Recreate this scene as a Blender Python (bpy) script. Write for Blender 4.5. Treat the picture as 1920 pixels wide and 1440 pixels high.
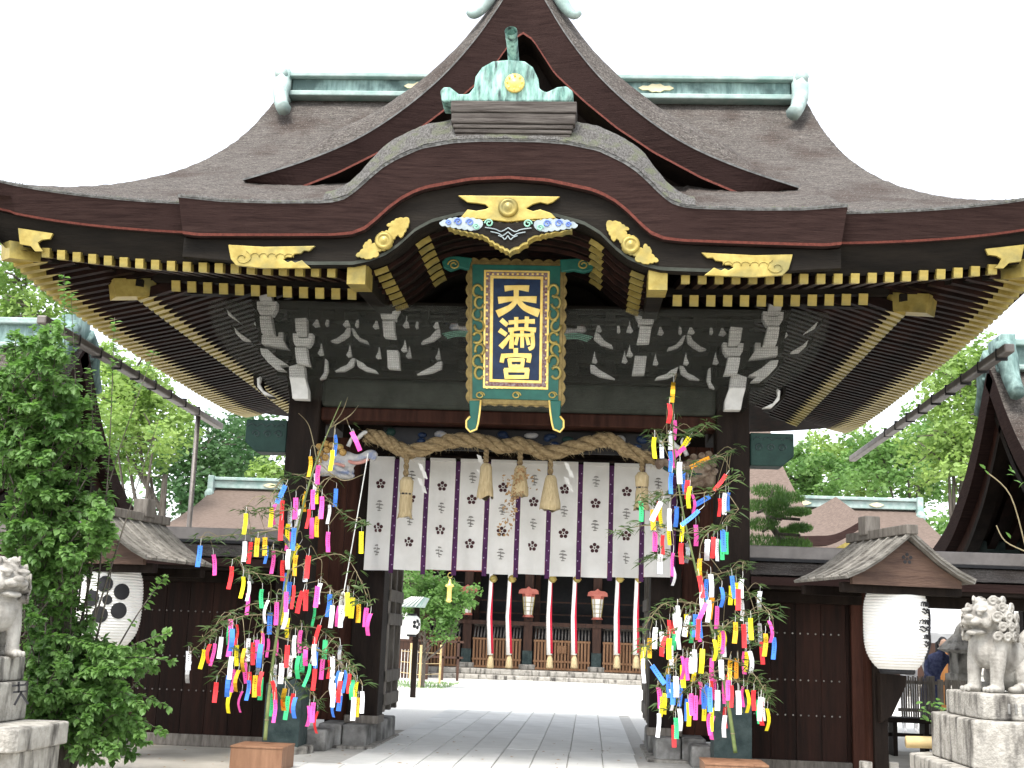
import bpy, bmesh, math, random
from mathutils import Vector, Matrix, noise as mnoise
random.seed(7)
for o in list(bpy.data.objects): bpy.data.objects.remove(o)
S = bpy.context.scene; COL = S.collection
R_ = math.radians
# ---------------------------------------------------------------- camera
F_PX, PITCH, YAW, ROLL = 2340.0, R_(11.47), R_(3.84), R_(2.15)
CAM = Vector((0.94, -15.0, 1.446))
fwd = Vector((-math.sin(YAW)*math.cos(PITCH), math.cos(YAW)*math.cos(PITCH), math.sin(PITCH)))
rt0 = Vector((math.cos(YAW), math.sin(YAW), 0)); up0 = rt0.cross(fwd)
RT = rt0*math.cos(ROLL)+up0*math.sin(ROLL); UP = -rt0*math.sin(ROLL)+up0*math.cos(ROLL)
cam = bpy.data.cameras.new('camera'); cam.sensor_width = 36; cam.lens = F_PX*36/1920
cam.clip_start = 0.1; cam.clip_end = 2000
co = bpy.data.objects.new('camera', cam); COL.objects.link(co)
M = Matrix((RT, UP, -fwd)).transposed().to_4x4(); M.translation = CAM
co.matrix_world = M; S.camera = co
# ---------------------------------------------------------------- sky, sun, exposure
W = bpy.data.worlds.new('World'); S.world = W; W.use_nodes = True
nt = W.node_tree; bg = nt.nodes['Background']
SUN_EL, SUN_AZ = R_(62), R_(200)          # azimuth clockwise from +Y (north, the view direction)
sky = nt.nodes.new('ShaderNodeTexSky'); sky.sky_type = 'NISHITA'; sky.sun_disc = False
sky.sun_elevation = SUN_EL; sky.sun_rotation = SUN_AZ; sky.air_density = 1.0; sky.dust_density = 2.0; sky.ozone_density = 0.6
hs = nt.nodes.new('ShaderNodeHueSaturation'); hs.inputs['Saturation'].default_value = 0.28
nt.links.new(sky.outputs[0], hs.inputs['Color']); nt.links.new(hs.outputs[0], bg.inputs[0])
bg.inputs[1].default_value = 0.15
sl = bpy.data.lights.new('sun', 'SUN'); sl.energy = 1.5; sl.angle = R_(18); sl.color = (1, 0.96, 0.9)
so = bpy.data.objects.new('sun', sl); COL.objects.link(so); so.location = (0, -20, 30)
sd = Vector((math.sin(SUN_AZ)*math.cos(SUN_EL), math.cos(SUN_AZ)*math.cos(SUN_EL), math.sin(SUN_EL)))
so.rotation_euler = (-sd).to_track_quat('-Z', 'Y').to_euler()
S.view_settings.view_transform = 'Standard'; S.view_settings.look = 'None'
S.view_settings.exposure = 1.7; S.view_settings.gamma = 1.0; S.view_settings.use_curve_mapping = False
S.render.engine = 'CYCLES'
# ---------------------------------------------------------------- pixel -> point
def ray(px, py): return RT*((px-960)/F_PX) - UP*((py-720)/F_PX) + fwd
def PY(px, py, Y): d = ray(px, py); return CAM + d*((Y-CAM.y)/d.y)
def PX(px, py, X): d = ray(px, py); return CAM + d*((X-CAM.x)/d.x)
def PZ(px, py, Z): d = ray(px, py); return CAM + d*((Z-CAM.z)/d.z)
# ---------------------------------------------------------------- materials
MATS = {}
def mat(name, c1, c2=None, rough=0.7, metal=0.0, scale=6.0, stretch=(1, 1, 1), bump=0.0, bscale=None, c3=None, s3=2.0, st3=(1, 1, 1), detail=6, spec=0.3, trans=0.0, lo=0.35, hi=0.65):
    if name in MATS: return MATS[name]
    m = bpy.data.materials.new(name); m.use_nodes = True; n = m.node_tree; N = n.nodes; L = n.links
    b = N['Principled BSDF']; b.inputs['Roughness'].default_value = rough; b.inputs['Metallic'].default_value = metal
    b.inputs['Specular IOR Level'].default_value = spec
    tc = N.new('ShaderNodeTexCoord'); mp = N.new('ShaderNodeMapping'); mp.inputs['Scale'].default_value = stretch
    L.new(tc.outputs['Object'], mp.inputs[0])
    nz = N.new('ShaderNodeTexNoise'); nz.inputs['Scale'].default_value = scale; nz.inputs['Detail'].default_value = detail; nz.inputs['Roughness'].default_value = 0.65
    L.new(mp.outputs[0], nz.inputs['Vector'])
    rp = N.new('ShaderNodeValToRGB'); e = rp.color_ramp.elements
    e[0].position = lo; e[1].position = hi; e[0].color = (*c1, 1); e[1].color = (*(c2 or c1), 1)
    L.new(nz.outputs[0], rp.inputs[0]); out = rp.outputs[0]
    if c3:
        n3 = N.new('ShaderNodeTexNoise'); n3.inputs['Scale'].default_value = s3; n3.inputs['Detail'].default_value = 5
        m3 = N.new('ShaderNodeMapping'); m3.inputs['Scale'].default_value = st3; L.new(tc.outputs['Object'], m3.inputs[0]); L.new(m3.outputs[0], n3.inputs['Vector'])
        r3 = N.new('ShaderNodeValToRGB'); r3.color_ramp.elements[0].position = 0.5; r3.color_ramp.elements[1].position = 0.68
        L.new(n3.outputs[0], r3.inputs[0])
        mx = N.new('ShaderNodeMix'); mx.data_type = 'RGBA'; L.new(r3.outputs[0], mx.inputs['Factor']); L.new(out, mx.inputs['A']); mx.inputs['B'].default_value = (*c3, 1)
        out = mx.outputs['Result']
    L.new(out, b.inputs['Base Color'])
    if trans: b.inputs['Transmission Weight'].default_value = 0
    if bump:
        bn = N.new('ShaderNodeTexNoise'); bn.inputs['Scale'].default_value = bscale or scale*3; bn.inputs['Detail'].default_value = 5
        L.new(mp.outputs[0], bn.inputs['Vector'])
        bp = N.new('ShaderNodeBump'); bp.inputs['Strength'].default_value = bump; bp.inputs['Distance'].default_value = 0.03
        L.new(bn.outputs[0], bp.inputs['Height']); L.new(bp.outputs[0], b.inputs['Normal'])
    MATS[name] = m; return m
def leafmat(name, c1, c2, scale=3.0):
    if name in MATS: return MATS[name]
    m = mat(name, c1, c2, rough=0.5, scale=scale, lo=0.3, hi=0.7, spec=0.35)
    n = m.node_tree; N = n.nodes; L = n.links; b = N['Principled BSDF']
    rp = [x for x in N if x.type == 'VALTORGB'][0]
    oi = N.new('ShaderNodeObjectInfo')
    t = N.new('ShaderNodeBsdfTranslucent'); hsv = N.new('ShaderNodeHueSaturation'); hsv.inputs['Value'].default_value = 1.5; hsv.inputs['Saturation'].default_value = 1.1
    L.new(rp.outputs[0], hsv.inputs['Color']); L.new(hsv.outputs[0], t.inputs[0])
    ms = N.new('ShaderNodeMixShader'); ms.inputs[0].default_value = 0.4
    L.new(b.outputs[0], ms.inputs[1]); L.new(t.outputs[0], ms.inputs[2]); L.new(ms.outputs[0], N['Material Output'].inputs[0])
    return m
mat('thatch', (0.052, 0.043, 0.038), (0.195, 0.174, 0.156), rough=0.95, scale=26, stretch=(1, 2.2, 2.2), bump=1.0, bscale=60, c3=(0.075, 0.056, 0.047), s3=1.3)
def add_courses(m, freq, dark, fleck):
    n = m.node_tree; N = n.nodes; L = n.links; b = N['Principled BSDF']; src = b.inputs['Base Color'].links[0].from_socket
    tc = N.new('ShaderNodeTexCoord'); mp = N.new('ShaderNodeMapping'); mp.inputs['Scale'].default_value = (1.2, freq, freq); L.new(tc.outputs['Object'], mp.inputs[0])
    n1 = N.new('ShaderNodeTexNoise'); n1.inputs['Scale'].default_value = 3.2; n1.inputs['Detail'].default_value = 8; n1.inputs['Roughness'].default_value = .75; L.new(mp.outputs[0], n1.inputs['Vector'])
    r1 = N.new('ShaderNodeMapRange'); r1.inputs['From Min'].default_value = .36; r1.inputs['From Max'].default_value = .62; r1.inputs['To Min'].default_value = dark; r1.inputs['To Max'].default_value = 1.18; L.new(n1.outputs[0], r1.inputs['Value'])
    hv = N.new('ShaderNodeHueSaturation'); L.new(src, hv.inputs['Color']); L.new(r1.outputs[0], hv.inputs['Value'])
    n2 = N.new('ShaderNodeTexNoise'); n2.inputs['Scale'].default_value = 55; n2.inputs['Detail'].default_value = 3; L.new(tc.outputs['Object'], n2.inputs['Vector'])
    r2 = N.new('ShaderNodeMapRange'); r2.inputs['From Min'].default_value = .60; r2.inputs['From Max'].default_value = .70; r2.inputs['To Max'].default_value = fleck; L.new(n2.outputs[0], r2.inputs['Value'])
    mx = N.new('ShaderNodeMix'); mx.data_type = 'RGBA'; L.new(r2.outputs[0], mx.inputs['Factor']); L.new(hv.outputs[0], mx.inputs['A']); mx.inputs['B'].default_value = (.30, .29, .26, 1); L.new(mx.outputs['Result'], b.inputs['Base Color'])
add_courses(MATS['thatch'], 9, .45, .75)
mat('thatch_rim', (0.055, 0.05, 0.046), (0.19, 0.185, 0.175), rough=0.95, scale=30, stretch=(2, 1, 1), bump=1.0, bscale=70, c3=(0.13, 0.14, 0.09), s3=7)
mat('thatch_edge', (0.021, 0.0115, 0.0105), (0.043, 0.025, 0.022), rough=0.85, scale=5, stretch=(0.5, 1, 9), bump=0.5, bscale=26, c3=(0.035, 0.02, 0.018), s3=2.5, spec=0.08)
mat('red_edge', (0.085, 0.020, 0.014), (0.15, 0.040, 0.027), rough=0.8, scale=30, bump=0.3)
mat('lead_line', (0.07, 0.07, 0.068), (0.17, 0.172, 0.165), rough=0.6, scale=14)
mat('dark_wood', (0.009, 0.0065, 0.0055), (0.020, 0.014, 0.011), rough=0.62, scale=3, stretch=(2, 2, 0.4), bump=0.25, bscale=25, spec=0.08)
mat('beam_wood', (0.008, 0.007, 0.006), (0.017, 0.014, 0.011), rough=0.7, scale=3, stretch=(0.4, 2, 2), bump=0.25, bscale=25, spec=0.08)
mat('gray_beam', (0.03, 0.033, 0.027), (0.055, 0.06, 0.05), rough=0.8, scale=4, bump=0.1, spec=0.08)
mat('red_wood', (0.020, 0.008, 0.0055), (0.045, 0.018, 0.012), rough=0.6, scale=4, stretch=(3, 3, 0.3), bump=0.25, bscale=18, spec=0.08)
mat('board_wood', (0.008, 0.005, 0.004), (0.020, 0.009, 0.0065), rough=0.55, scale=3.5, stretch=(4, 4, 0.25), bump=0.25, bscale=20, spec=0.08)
mat('gable_wood', (0.05, 0.028, 0.02), (0.10, 0.06, 0.042), rough=0.7, scale=4, stretch=(0.5, 3, 3), bump=0.3, bscale=20)
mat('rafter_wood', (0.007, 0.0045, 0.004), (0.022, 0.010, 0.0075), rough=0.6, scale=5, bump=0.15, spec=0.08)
mat('gray_wood', (0.10, 0.088, 0.075), (0.21, 0.19, 0.165), rough=0.85, scale=6, stretch=(3, 3, 0.5), bump=0.5, bscale=24)
mat('gold', (0.30, 0.225, 0.055), (0.43, 0.34, 0.10), rough=0.42, metal=0.35, scale=7, bump=0.15, bscale=20, c3=(0.22, 0.19, 0.07), s3=4)
mat('gold_bright', (0.80, 0.55, 0.13), (0.92, 0.70, 0.24), rough=0.4, metal=0.3, scale=9)
mat('copper', (0.10, 0.17, 0.16), (0.26, 0.38, 0.355), rough=0.7, scale=5, stretch=(2.2, 2.2, 0.45), bump=0.3, bscale=20, c3=(0.06, 0.10, 0.095), s3=3.2)
mat('bronze', (0.13, 0.09, 0.03), (0.24, 0.175, 0.06), rough=.45, metal=.4, scale=12, bump=.2)
mat('copper_pale', (0.25, 0.335, 0.315), (0.39, 0.475, 0.45), rough=0.75, scale=5, c3=(0.22, 0.34, 0.31), s3=2.2, bump=0.2)
mat('copper_dark', (0.018, 0.035, 0.036), (0.055, 0.08, 0.078), rough=0.5, scale=5, metal=0.2, bump=0.4, bscale=12)
mat('white_paint', (0.48, 0.475, 0.45), (0.62, 0.615, 0.59), rough=0.8, scale=7, bump=0.15)
mat('plaque_green', (0.010, 0.075, 0.058), (0.016, 0.11, 0.082), rough=0.45, scale=6)
mat('plaque_navy', (0.007, 0.018, 0.05), (0.014, 0.035, 0.085), rough=0.5, scale=9)
mat('plaque_red', (0.12, 0.03, 0.03), (0.30, 0.25, 0.24), rough=0.6, scale=40)
mat('cloud_blue', (0.10, 0.16, 0.42), (0.14, 0.22, 0.5), rough=0.7)
mat('gold_overexposed', (0.62, 0.55, 0.34), (0.75, 0.68, 0.45), rough=.5, scale=9)  # gold for the ridge crests, overexposure put into the base colour
mat('cloud_white', (0.24, 0.29, 0.31), (0.34, 0.39, 0.40), rough=0.7)
mat('cloud_green', (0.18, 0.40, 0.30), (0.28, 0.5, 0.4), rough=0.7)
mat('carve_green', (0.008, 0.03, 0.024), (0.016, 0.05, 0.04), rough=0.6, scale=5, bump=0.3)
mat('carve_gray', (0.33, 0.33, 0.34), (0.52, 0.50, 0.47), rough=0.85, scale=12, c3=(0.16, 0.20, 0.32), s3=9, bump=0.4)
mat('carve_pink', (0.45, 0.2, 0.17), (0.55, 0.32, 0.27), rough=0.85, scale=10)
mat('carve_brown', (0.10, 0.065, 0.045), (0.24, 0.19, 0.14), rough=0.8, scale=12, bump=0.4)
mat('dull_gold', (0.30, 0.18, 0.055), (0.48, 0.31, 0.11), rough=0.5, metal=0.3, scale=9)
mat('stone', (0.17, 0.165, 0.155), (0.32, 0.315, 0.30), rough=0.9, scale=5, bump=0.6, bscale=14, c3=(0.08, 0.078, 0.073), s3=3.0)
mat('pale_stone', (0.26, 0.245, 0.215), (0.42, 0.40, 0.36), rough=0.9, scale=8, bump=0.5, bscale=40, c3=(0.055, 0.05, 0.045), s3=5, st3=(1.6, 1.6, .4))
mat('lion_stone', (0.25, 0.235, 0.21), (0.38, 0.365, 0.33), rough=0.92, scale=7, bump=0.25, bscale=60, c3=(0.12, 0.11, 0.095), s3=4.5, st3=(1.4, 1.4, .6))
mat('paving', (0.64, 0.645, 0.615), (0.74, 0.74, 0.71), rough=0.85, scale=3, bump=0.15, bscale=60, c3=(0.57, 0.57, 0.54), s3=0.9)
mat('gravel', (0.56, 0.55, 0.51), (0.70, 0.69, 0.65), rough=.95, scale=40, bump=.3)
mat('joint', (0.42, 0.41, 0.38), (0.50, 0.49, 0.46), rough=0.95, scale=8)
mat('sand', (0.36, 0.335, 0.285), (0.45, 0.42, 0.365), rough=0.95, scale=2, bump=0.4, bscale=90, c3=(0.31, 0.285, 0.24), s3=1.1)
mat('paper', (0.80, 0.79, 0.75), (0.86, 0.85, 0.82), rough=0.75, scale=4)
mat('black', (0.012, 0.012, 0.014), (0.02, 0.02, 0.022), rough=0.6)
mat('noren', (0.60, 0.585, 0.55), (0.70, 0.685, 0.655), rough=0.9, scale=2.2, bump=0.2, bscale=8)
mat('purple', (0.045, 0.012, 0.05), (0.075, 0.02, 0.08), rough=0.85, scale=9)
mat('print_brown', (0.045, 0.018, 0.02), (0.07, 0.028, 0.03), rough=0.9)
mat('print_gray', (0.16, 0.15, 0.14), (0.26, 0.25, 0.23), rough=0.9)
mat('print_lilac', (0.28, 0.2, 0.32), (0.34, 0.25, 0.38), rough=0.9)
mat('rope', (0.17, 0.115, 0.055), (0.36, 0.27, 0.145), rough=0.9, scale=18, stretch=(0.7, 2, 2), bump=0.9, bscale=45)
mat('straw', (0.42, 0.32, 0.17), (0.62, 0.50, 0.30), rough=0.9, scale=14, stretch=(5, 5, 0.4), bump=0.7, bscale=25)
mat('dry_leaf', (0.22, 0.12, 0.05), (0.42, 0.28, 0.14), rough=0.85, scale=20)
mat('gray_metal', (0.16, 0.145, 0.135), (0.23, 0.21, 0.195), rough=0.5, metal=0.3, scale=4)
mat('box_dark', (0.035, 0.029, 0.026), (0.12, 0.108, 0.098), rough=.85, scale=6, stretch=(.35, 3, 6), bump=.4, bscale=20, spec=.15)
mat('oni_copper', (0.10, 0.22, 0.19), (0.36, 0.58, 0.51), rough=.7, scale=7, stretch=(2.4, 2.4, .5), bump=.35, bscale=20, c3=(0.03, 0.05, 0.05), s3=9, st3=(1.6, 1.6, .45))
mat('roof_plank', (0.13, 0.12, 0.105), (0.28, 0.265, 0.235), rough=0.85, scale=5, stretch=(0.6, 3, 3), bump=0.5, bscale=20)
mat('box_wood', (0.17, 0.085, 0.047), (0.25, 0.135, 0.078), rough=0.6, scale=4, stretch=(3, 3, 0.5), bump=0.15, bscale=24)
mat('bark_roof', (0.095, 0.070, 0.057), (0.17, 0.128, 0.105), rough=0.95, scale=7, stretch=(1, 3, 3), bump=0.5, bscale=20)
def add_rand(nm, lo, hi):
    n = MATS[nm].node_tree; N = n.nodes; L = n.links; b = N['Principled BSDF']; src = b.inputs['Base Color'].links[0].from_socket
    oi = N.new('ShaderNodeObjectInfo'); r1 = N.new('ShaderNodeMapRange'); r1.inputs['To Min'].default_value = lo; r1.inputs['To Max'].default_value = hi; L.new(oi.outputs['Random'], r1.inputs['Value'])
    hv = N.new('ShaderNodeHueSaturation'); L.new(src, hv.inputs['Color']); L.new(r1.outputs[0], hv.inputs['Value']); L.new(hv.outputs[0], b.inputs['Base Color'])
for nm, lo, hi in (('paving', .84, 1.05), ('board_wood', .7, 1.7), ('red_wood', .8, 1.5), ('rafter_wood', .6, 1.7), ('gold', .85, 1.12), ('stone', .8, 1.2), ('roof_plank', .75, 1.2), ('gray_wood', .8, 1.2), ('white_paint', .8, 1.1)): add_rand(nm, lo, hi)
# net: sparse wires with air between
m = bpy.data.materials.new('net'); m.use_nodes = True; N = m.node_tree.nodes; L = m.node_tree.links
b = N['Principled BSDF']; b.inputs['Base Color'].default_value = (0.042, 0.046, 0.038, 1); b.inputs['Roughness'].default_value = 0.7
tr = N.new('ShaderNodeBsdfTransparent'); ms = N.new('ShaderNodeMixShader')
tc = N.new('ShaderNodeTexCoord'); vo = N.new('ShaderNodeTexVoronoi'); vo.feature = 'DISTANCE_TO_EDGE'; vo.inputs['Scale'].default_value = 42; vo.inputs['Randomness'].default_value = 0.25
L.new(tc.outputs['Object'], vo.inputs['Vector'])
mr = N.new('ShaderNodeMapRange'); mr.inputs['From Min'].default_value = 0.05; mr.inputs['From Max'].default_value = 0.16; mr.inputs['To Min'].default_value = 0.50; mr.inputs['To Max'].default_value = 0.06
L.new(vo.outputs['Distance'], mr.inputs['Value']); L.new(mr.outputs[0], ms.inputs[0]); L.new(tr.outputs[0], ms.inputs[1]); L.new(b.outputs[0], ms.inputs[2])
L.new(ms.outputs[0], N['Material Output'].inputs[0]); MATS['net'] = m
# ---------------------------------------------------------------- builders
class MB:
    def __init__(s): s.v = []; s.f = []
    def add(s, vs, fs):
        k = len(s.v); s.v += [tuple(p) for p in vs]; s.f += [tuple(i+k for i in q) for q in fs]; return s
    def box(s, x0, x1, y0, y1, z0, z1):
        return s.add([(x0,y0,z0),(x1,y0,z0),(x1,y1,z0),(x0,y1,z0),(x0,y0,z1),(x1,y0,z1),(x1,y1,z1),(x0,y1,z1)],
                     [(0,3,2,1),(4,5,6,7),(0,1,5,4),(1,2,6,5),(2,3,7,6),(3,0,4,7)])
    def beam(s, a, b, w, h, up=Vector((0,0,1))):
        a = Vector(a); b = Vector(b); d = (b-a).normalized(); sx = d.cross(up).normalized()*w/2; uz = sx.cross(d).normalized()*h/2
        return s.add([a-sx-uz, a+sx-uz, a+sx+uz, a-sx+uz, b-sx-uz, b+sx-uz, b+sx+uz, b-sx+uz],
                     [(0,1,2,3),(7,6,5,4),(0,4,5,1),(1,5,6,2),(2,6,7,3),(3,7,4,0)])
    def prism(s, pts, y0, y1):          # pts: (x,z) outline, extruded along Y
        n = len(pts); k = [(p[0], y0, p[1]) for p in pts]+[(p[0], y1, p[1]) for p in pts]
        return s.add(k, [tuple(range(n)), tuple(range(2*n-1, n-1, -1))]+[(i, i+n, (i+1) % n+n, (i+1) % n) for i in range(n)])
    def prism_z(s, pts, z0, z1):
        n = len(pts); k = [(p[0], p[1], z0) for p in pts]+[(p[0], p[1], z1) for p in pts]
        return s.add(k, [tuple(range(n-1, -1, -1)), tuple(range(n, 2*n))]+[(i, (i+1) % n, (i+1) % n+n, i+n) for i in range(n)])
    def grid(s, fn, nu, nv, flip=False):
        k = len(s.v)
        for j in range(nv+1):
            for i in range(nu+1): s.v.append(tuple(fn(i/nu, j/nv)))
        for j in range(nv):
            for i in range(nu):
                q = (k+j*(nu+1)+i, k+j*(nu+1)+i+1, k+(j+1)*(nu+1)+i+1, k+(j+1)*(nu+1)+i)
                s.f.append(q[::-1] if flip else q)
        return s
    def tube(s, path, r, n=8, cap=True):
        path = [Vector(p) for p in path]; m = len(path); rs = r if hasattr(r, '__len__') else [r]*m; k = len(s.v)
        ref = None
        for i, p in enumerate(path):
            d = (path[min(i+1, m-1)]-path[max(i-1, 0)]).normalized()
            if ref is None: ref = d.orthogonal().normalized()
            ref = (ref-d*ref.dot(d)); ref = ref.normalized() if ref.length > 1e-6 else d.orthogonal().normalized()
            b2 = d.cross(ref)
            for j in range(n):
                a = 2*math.pi*j/n; s.v.append(tuple(p+(ref*math.cos(a)+b2*math.sin(a))*rs[i]))
        for i in range(m-1):
            for j in range(n): s.f.append((k+i*n+j, k+i*n+(j+1) % n, k+(i+1)*n+(j+1) % n, k+(i+1)*n+j))
        if cap: s.f.append(tuple(k+j for j in range(n-1, -1, -1))); s.f.append(tuple(k+(m-1)*n+j for j in range(n)))
        return s
    def lathe(s, prof, c, n=24, axis='z'):
        k = len(s.v); m = len(prof)
        for r, z in prof:
            for j in range(n):
                a = 2*math.pi*j/n
                if axis == 'z': s.v.append((c[0]+r*math.cos(a), c[1]+r*math.sin(a), c[2]+z))
                else: s.v.append((c[0]+r*math.cos(a), c[1]-z, c[2]+r*math.sin(a)))
        for i in range(m-1):
            for j in range(n): s.f.append((k+i*n+j, k+i*n+(j+1) % n, k+(i+1)*n+(j+1) % n, k+(i+1)*n+j))
        if prof[0][0] > 1e-4: s.f.append(tuple(k+j for j in range(n-1, -1, -1)))
        if prof[-1][0] > 1e-4: s.f.append(tuple(k+(m-1)*n+j for j in range(n)))
        return s
    def ell(s, c, r, rot=None, nu=10, nv=7):
        c = Vector(c); r = r if hasattr(r, '__len__') else (r, r, r); vs = []; fs = []
        for j in range(nv+1):
            t = math.pi*j/nv
            for i in range(nu):
                a = 2*math.pi*i/nu; p = Vector((r[0]*math.sin(t)*math.cos(a), r[1]*math.sin(t)*math.sin(a), r[2]*math.cos(t)))
                if rot: p = rot @ p
                vs.append(c+p)
        for j in range(nv):
            for i in range(nu): fs.append((j*nu+i, (j+1)*nu+i, (j+1)*nu+(i+1) % nu, j*nu+(i+1) % nu))
        return s.add(vs, fs)
    def mesh(s, name, smooth=False):
        me = bpy.data.meshes.new(name); me.from_pydata(s.v, [], s.f); me.update()
        if smooth: me.polygons.foreach_set('use_smooth', [True]*len(me.polygons))
        return me
    def build(s, name, mt, parent=None, smooth=False, bevel=0, fix=False):
        me = s.mesh(name, smooth)
        if fix:
            bm = bmesh.new(); bm.from_mesh(me); bmesh.ops.recalc_face_normals(bm, faces=bm.faces); bm.to_mesh(me); bm.free()
        return link(name, me, mt, parent, bevel)
def link(name, me, mt, parent=None, bevel=0, loc=None, mw=None):
    o = bpy.data.objects.new(name, me); COL.objects.link(o)
    if mt and not me.materials: me.materials.append(MATS[mt] if isinstance(mt, str) else mt)
    if mw is not None: o.matrix_basis = mw
    elif loc is not None: o.location = loc
    if parent:
        o.parent = parent
        if parent.type == 'EMPTY': o.matrix_parent_inverse = Matrix.Translation(-parent.location)
    if bevel:
        md = o.modifiers.new('bevel', 'BEVEL'); md.width = bevel; md.segments = 2; md.limit_method = 'ANGLE'; md.angle_limit = 0.7
    return o
def tag(o, label, cat=None, group=None, kind=None):
    if label: o['label'] = label
    if cat: o['category'] = cat
    if group: o['group'] = group
    if kind: o['kind'] = kind
    return o
def thing(name, label, cat, loc=(0,0,0), group=None):
    o = bpy.data.objects.new(name, None); COL.objects.link(o); o.location = loc; o.empty_display_size = 0.2
    return tag(o, label, cat, group)
def interp(pts, x):
    if x <= pts[0][0]: return pts[0][1]
    for (a, b), (c, d) in zip(pts, pts[1:]):
        if x <= c: return b+(d-b)*(x-a)/(c-a)
    return pts[-1][1]
def smooth_curve(pts, n):               # Catmull-Rom through points (any dimension)
    pts = [Vector(p) for p in pts]; out = []; m = len(pts)
    for k in range(n+1):
        t = k/n*(m-1); i = min(int(t), m-2); u = t-i
        p0, p1, p2, p3 = pts[max(i-1, 0)], pts[i], pts[i+1], pts[min(i+2, m-1)]
        out.append(0.5*((2*p1)+(p2-p0)*u+(2*p0-5*p1+4*p2-p3)*u*u+(3*p1-p0-3*p2+p3)*u**3))
    return out
def to_px(p):
    d = Vector(p)-CAM; z = d.dot(fwd); return 960+F_PX*d.dot(RT)/z, 720-F_PX*d.dot(UP)/z
def pxz(pts, Y): return [(PY(x, y, Y).x, PY(x, y, Y).z) for x, y in pts]
# ================================================================ ground and paving
g = MB(); g.add([(-400,-60,0),(400,-60,0),(400,600,0),(-400,600,0)], [(0,1,2,3)])
tag(g.build('ground', 'sand'), None, kind='structure')
tag(MB().add([(-40,4.5,.004),(40,4.5,.004),(40,60,.004),(-40,60,.004)], [(0,1,2,3)]).build('courtyard', 'gravel'), None, kind='structure')
path = tag(MB().box(-2.52, 2.5, -14, 1.0, 0.002, 0.012).box(-1.78, 1.78, 1.0, 40, 0.002, 0.012).build('path', 'joint'), None, kind='structure')
slab_cache = {}
def slab(x0, x1, y0, y1):
    key = (round(x1-x0, 3), round(y1-y0, 3))
    if key not in slab_cache:
        w, h = key; slab_cache[key] = MB().add([(0,0,0),(w,0,0),(w,h,0),(0,h,0),(.006,.006,.012),(w-.006,.006,.012),(w-.006,h-.006,.012),(.006,h-.006,.012)],
            [(4,5,6,7),(0,1,5,4),(1,2,6,5),(2,3,7,6),(3,0,4,7)]).mesh('paving_slab')
    link('paving_slab', slab_cache[key], 'paving', path, loc=(x0, y0, 0.013+random.uniform(0, .004)))
for r, (y0, y1) in enumerate(((-6.5,-3.73),(-3.72,-0.95),(-0.94,1.82),(1.83,4.6),(4.61,7.38),(7.39,10.2))):
    off = 0.02*r
    xs = [-2.5+0.416*i for i in range(13)] if y1 < 1.0 else [-1.77+0.4195*i for i in range(9)]
    if r == 2: xs = [-1.76+0.416*i for i in range(9)]
    for a, b_ in zip(xs, xs[1:]): slab(a+0.005, b_-0.005, y0, y1)
pv = MB().box(-1.76, 1.76, 10.21, 28.6, 0.013, 0.026); pv = pv.build('far_paving', 'paving', path)
# ================================================================ the gate
G = thing('shrine_gate', 'dark timber shrine gate with bark roof, gold fittings and curved gable over the entrance', 'gate', (0, 1.6, 0))
YF, YC, HD, XE, XG, Z0 = -2.68, 2.5, 5.18, 5.95, 3.98, 5.80
def gq(t): return 0.52*t+0.0012*t**4
def lift(X, Y): return 0.36*(min(1, abs(X)/XE)**5)*(min(1, abs(Y-YC)/HD)**5)
def gs(t): return 0.46*t+2.85*(min(t, 1.97)/1.97)**5+max(0, t-1.97)*12
def main_z(X, Y):
    dF = HD-abs(Y-YC); dS = XE-abs(X); a = gq(max(0, dF)); b_ = gs(max(0, dS)); k = .14
    h = max(0, k-abs(a-b_))/k; return Z0+min(a, b_)-h*h*k*.25*min(1, a*2)+lift(X, Y)
KL = [(0,6.52),(.3,6.52),(.6,6.50),(.92,6.435),(1.18,6.31),(1.31,6.225),(1.43,6.115),(1.52,6.02),(1.61,5.93),(1.70,5.865),(1.80,5.83),(1.95,5.815),(2.5,5.805),(3.0,5.815),(3.46,5.86)]
KR = [(0,6.15),(.41,6.125),(.87,6.03),(1.0,5.98),(1.14,5.90),(1.26,5.80),(1.38,5.68),(1.5,5.57),(1.64,5.515),(1.85,5.495),(2.6,5.48),(3.3,5.47),(3.46,5.49)]
KB = [(0,5.77),(.5,5.74),(.79,5.66),(.96,5.56),(1.13,5.39),(1.26,5.29),(1.42,5.22),(1.6,5.18),(2.06,5.17),(2.7,5.20),(3.42,5.25)]
def kara_z(X, Y):
    s = min(1, max(0, (Y+2.80)/0.34)); return interp(KL, abs(X))+0.37*(1-(1-s)**2)*(.55+.45*min(1, max(0, (1.9-abs(X))/.5)))+0.06*max(0, Y+2.4)
def rough(x, y, a): return a*mnoise.noise(Vector((x*9, y*9, 1.7)))+a*0.8*mnoise.noise(Vector((x*23, y*23, 4.1)))
def roof_z(X, Y):
    z = main_z(X, Y)
    if Y < YC and abs(X) < 3.46: z = max(z, kara_z(X, Y)) if abs(X) < 1.95 else max(z, interp(KL, abs(X))+0.5*(Y+2.80))
    return z
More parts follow.
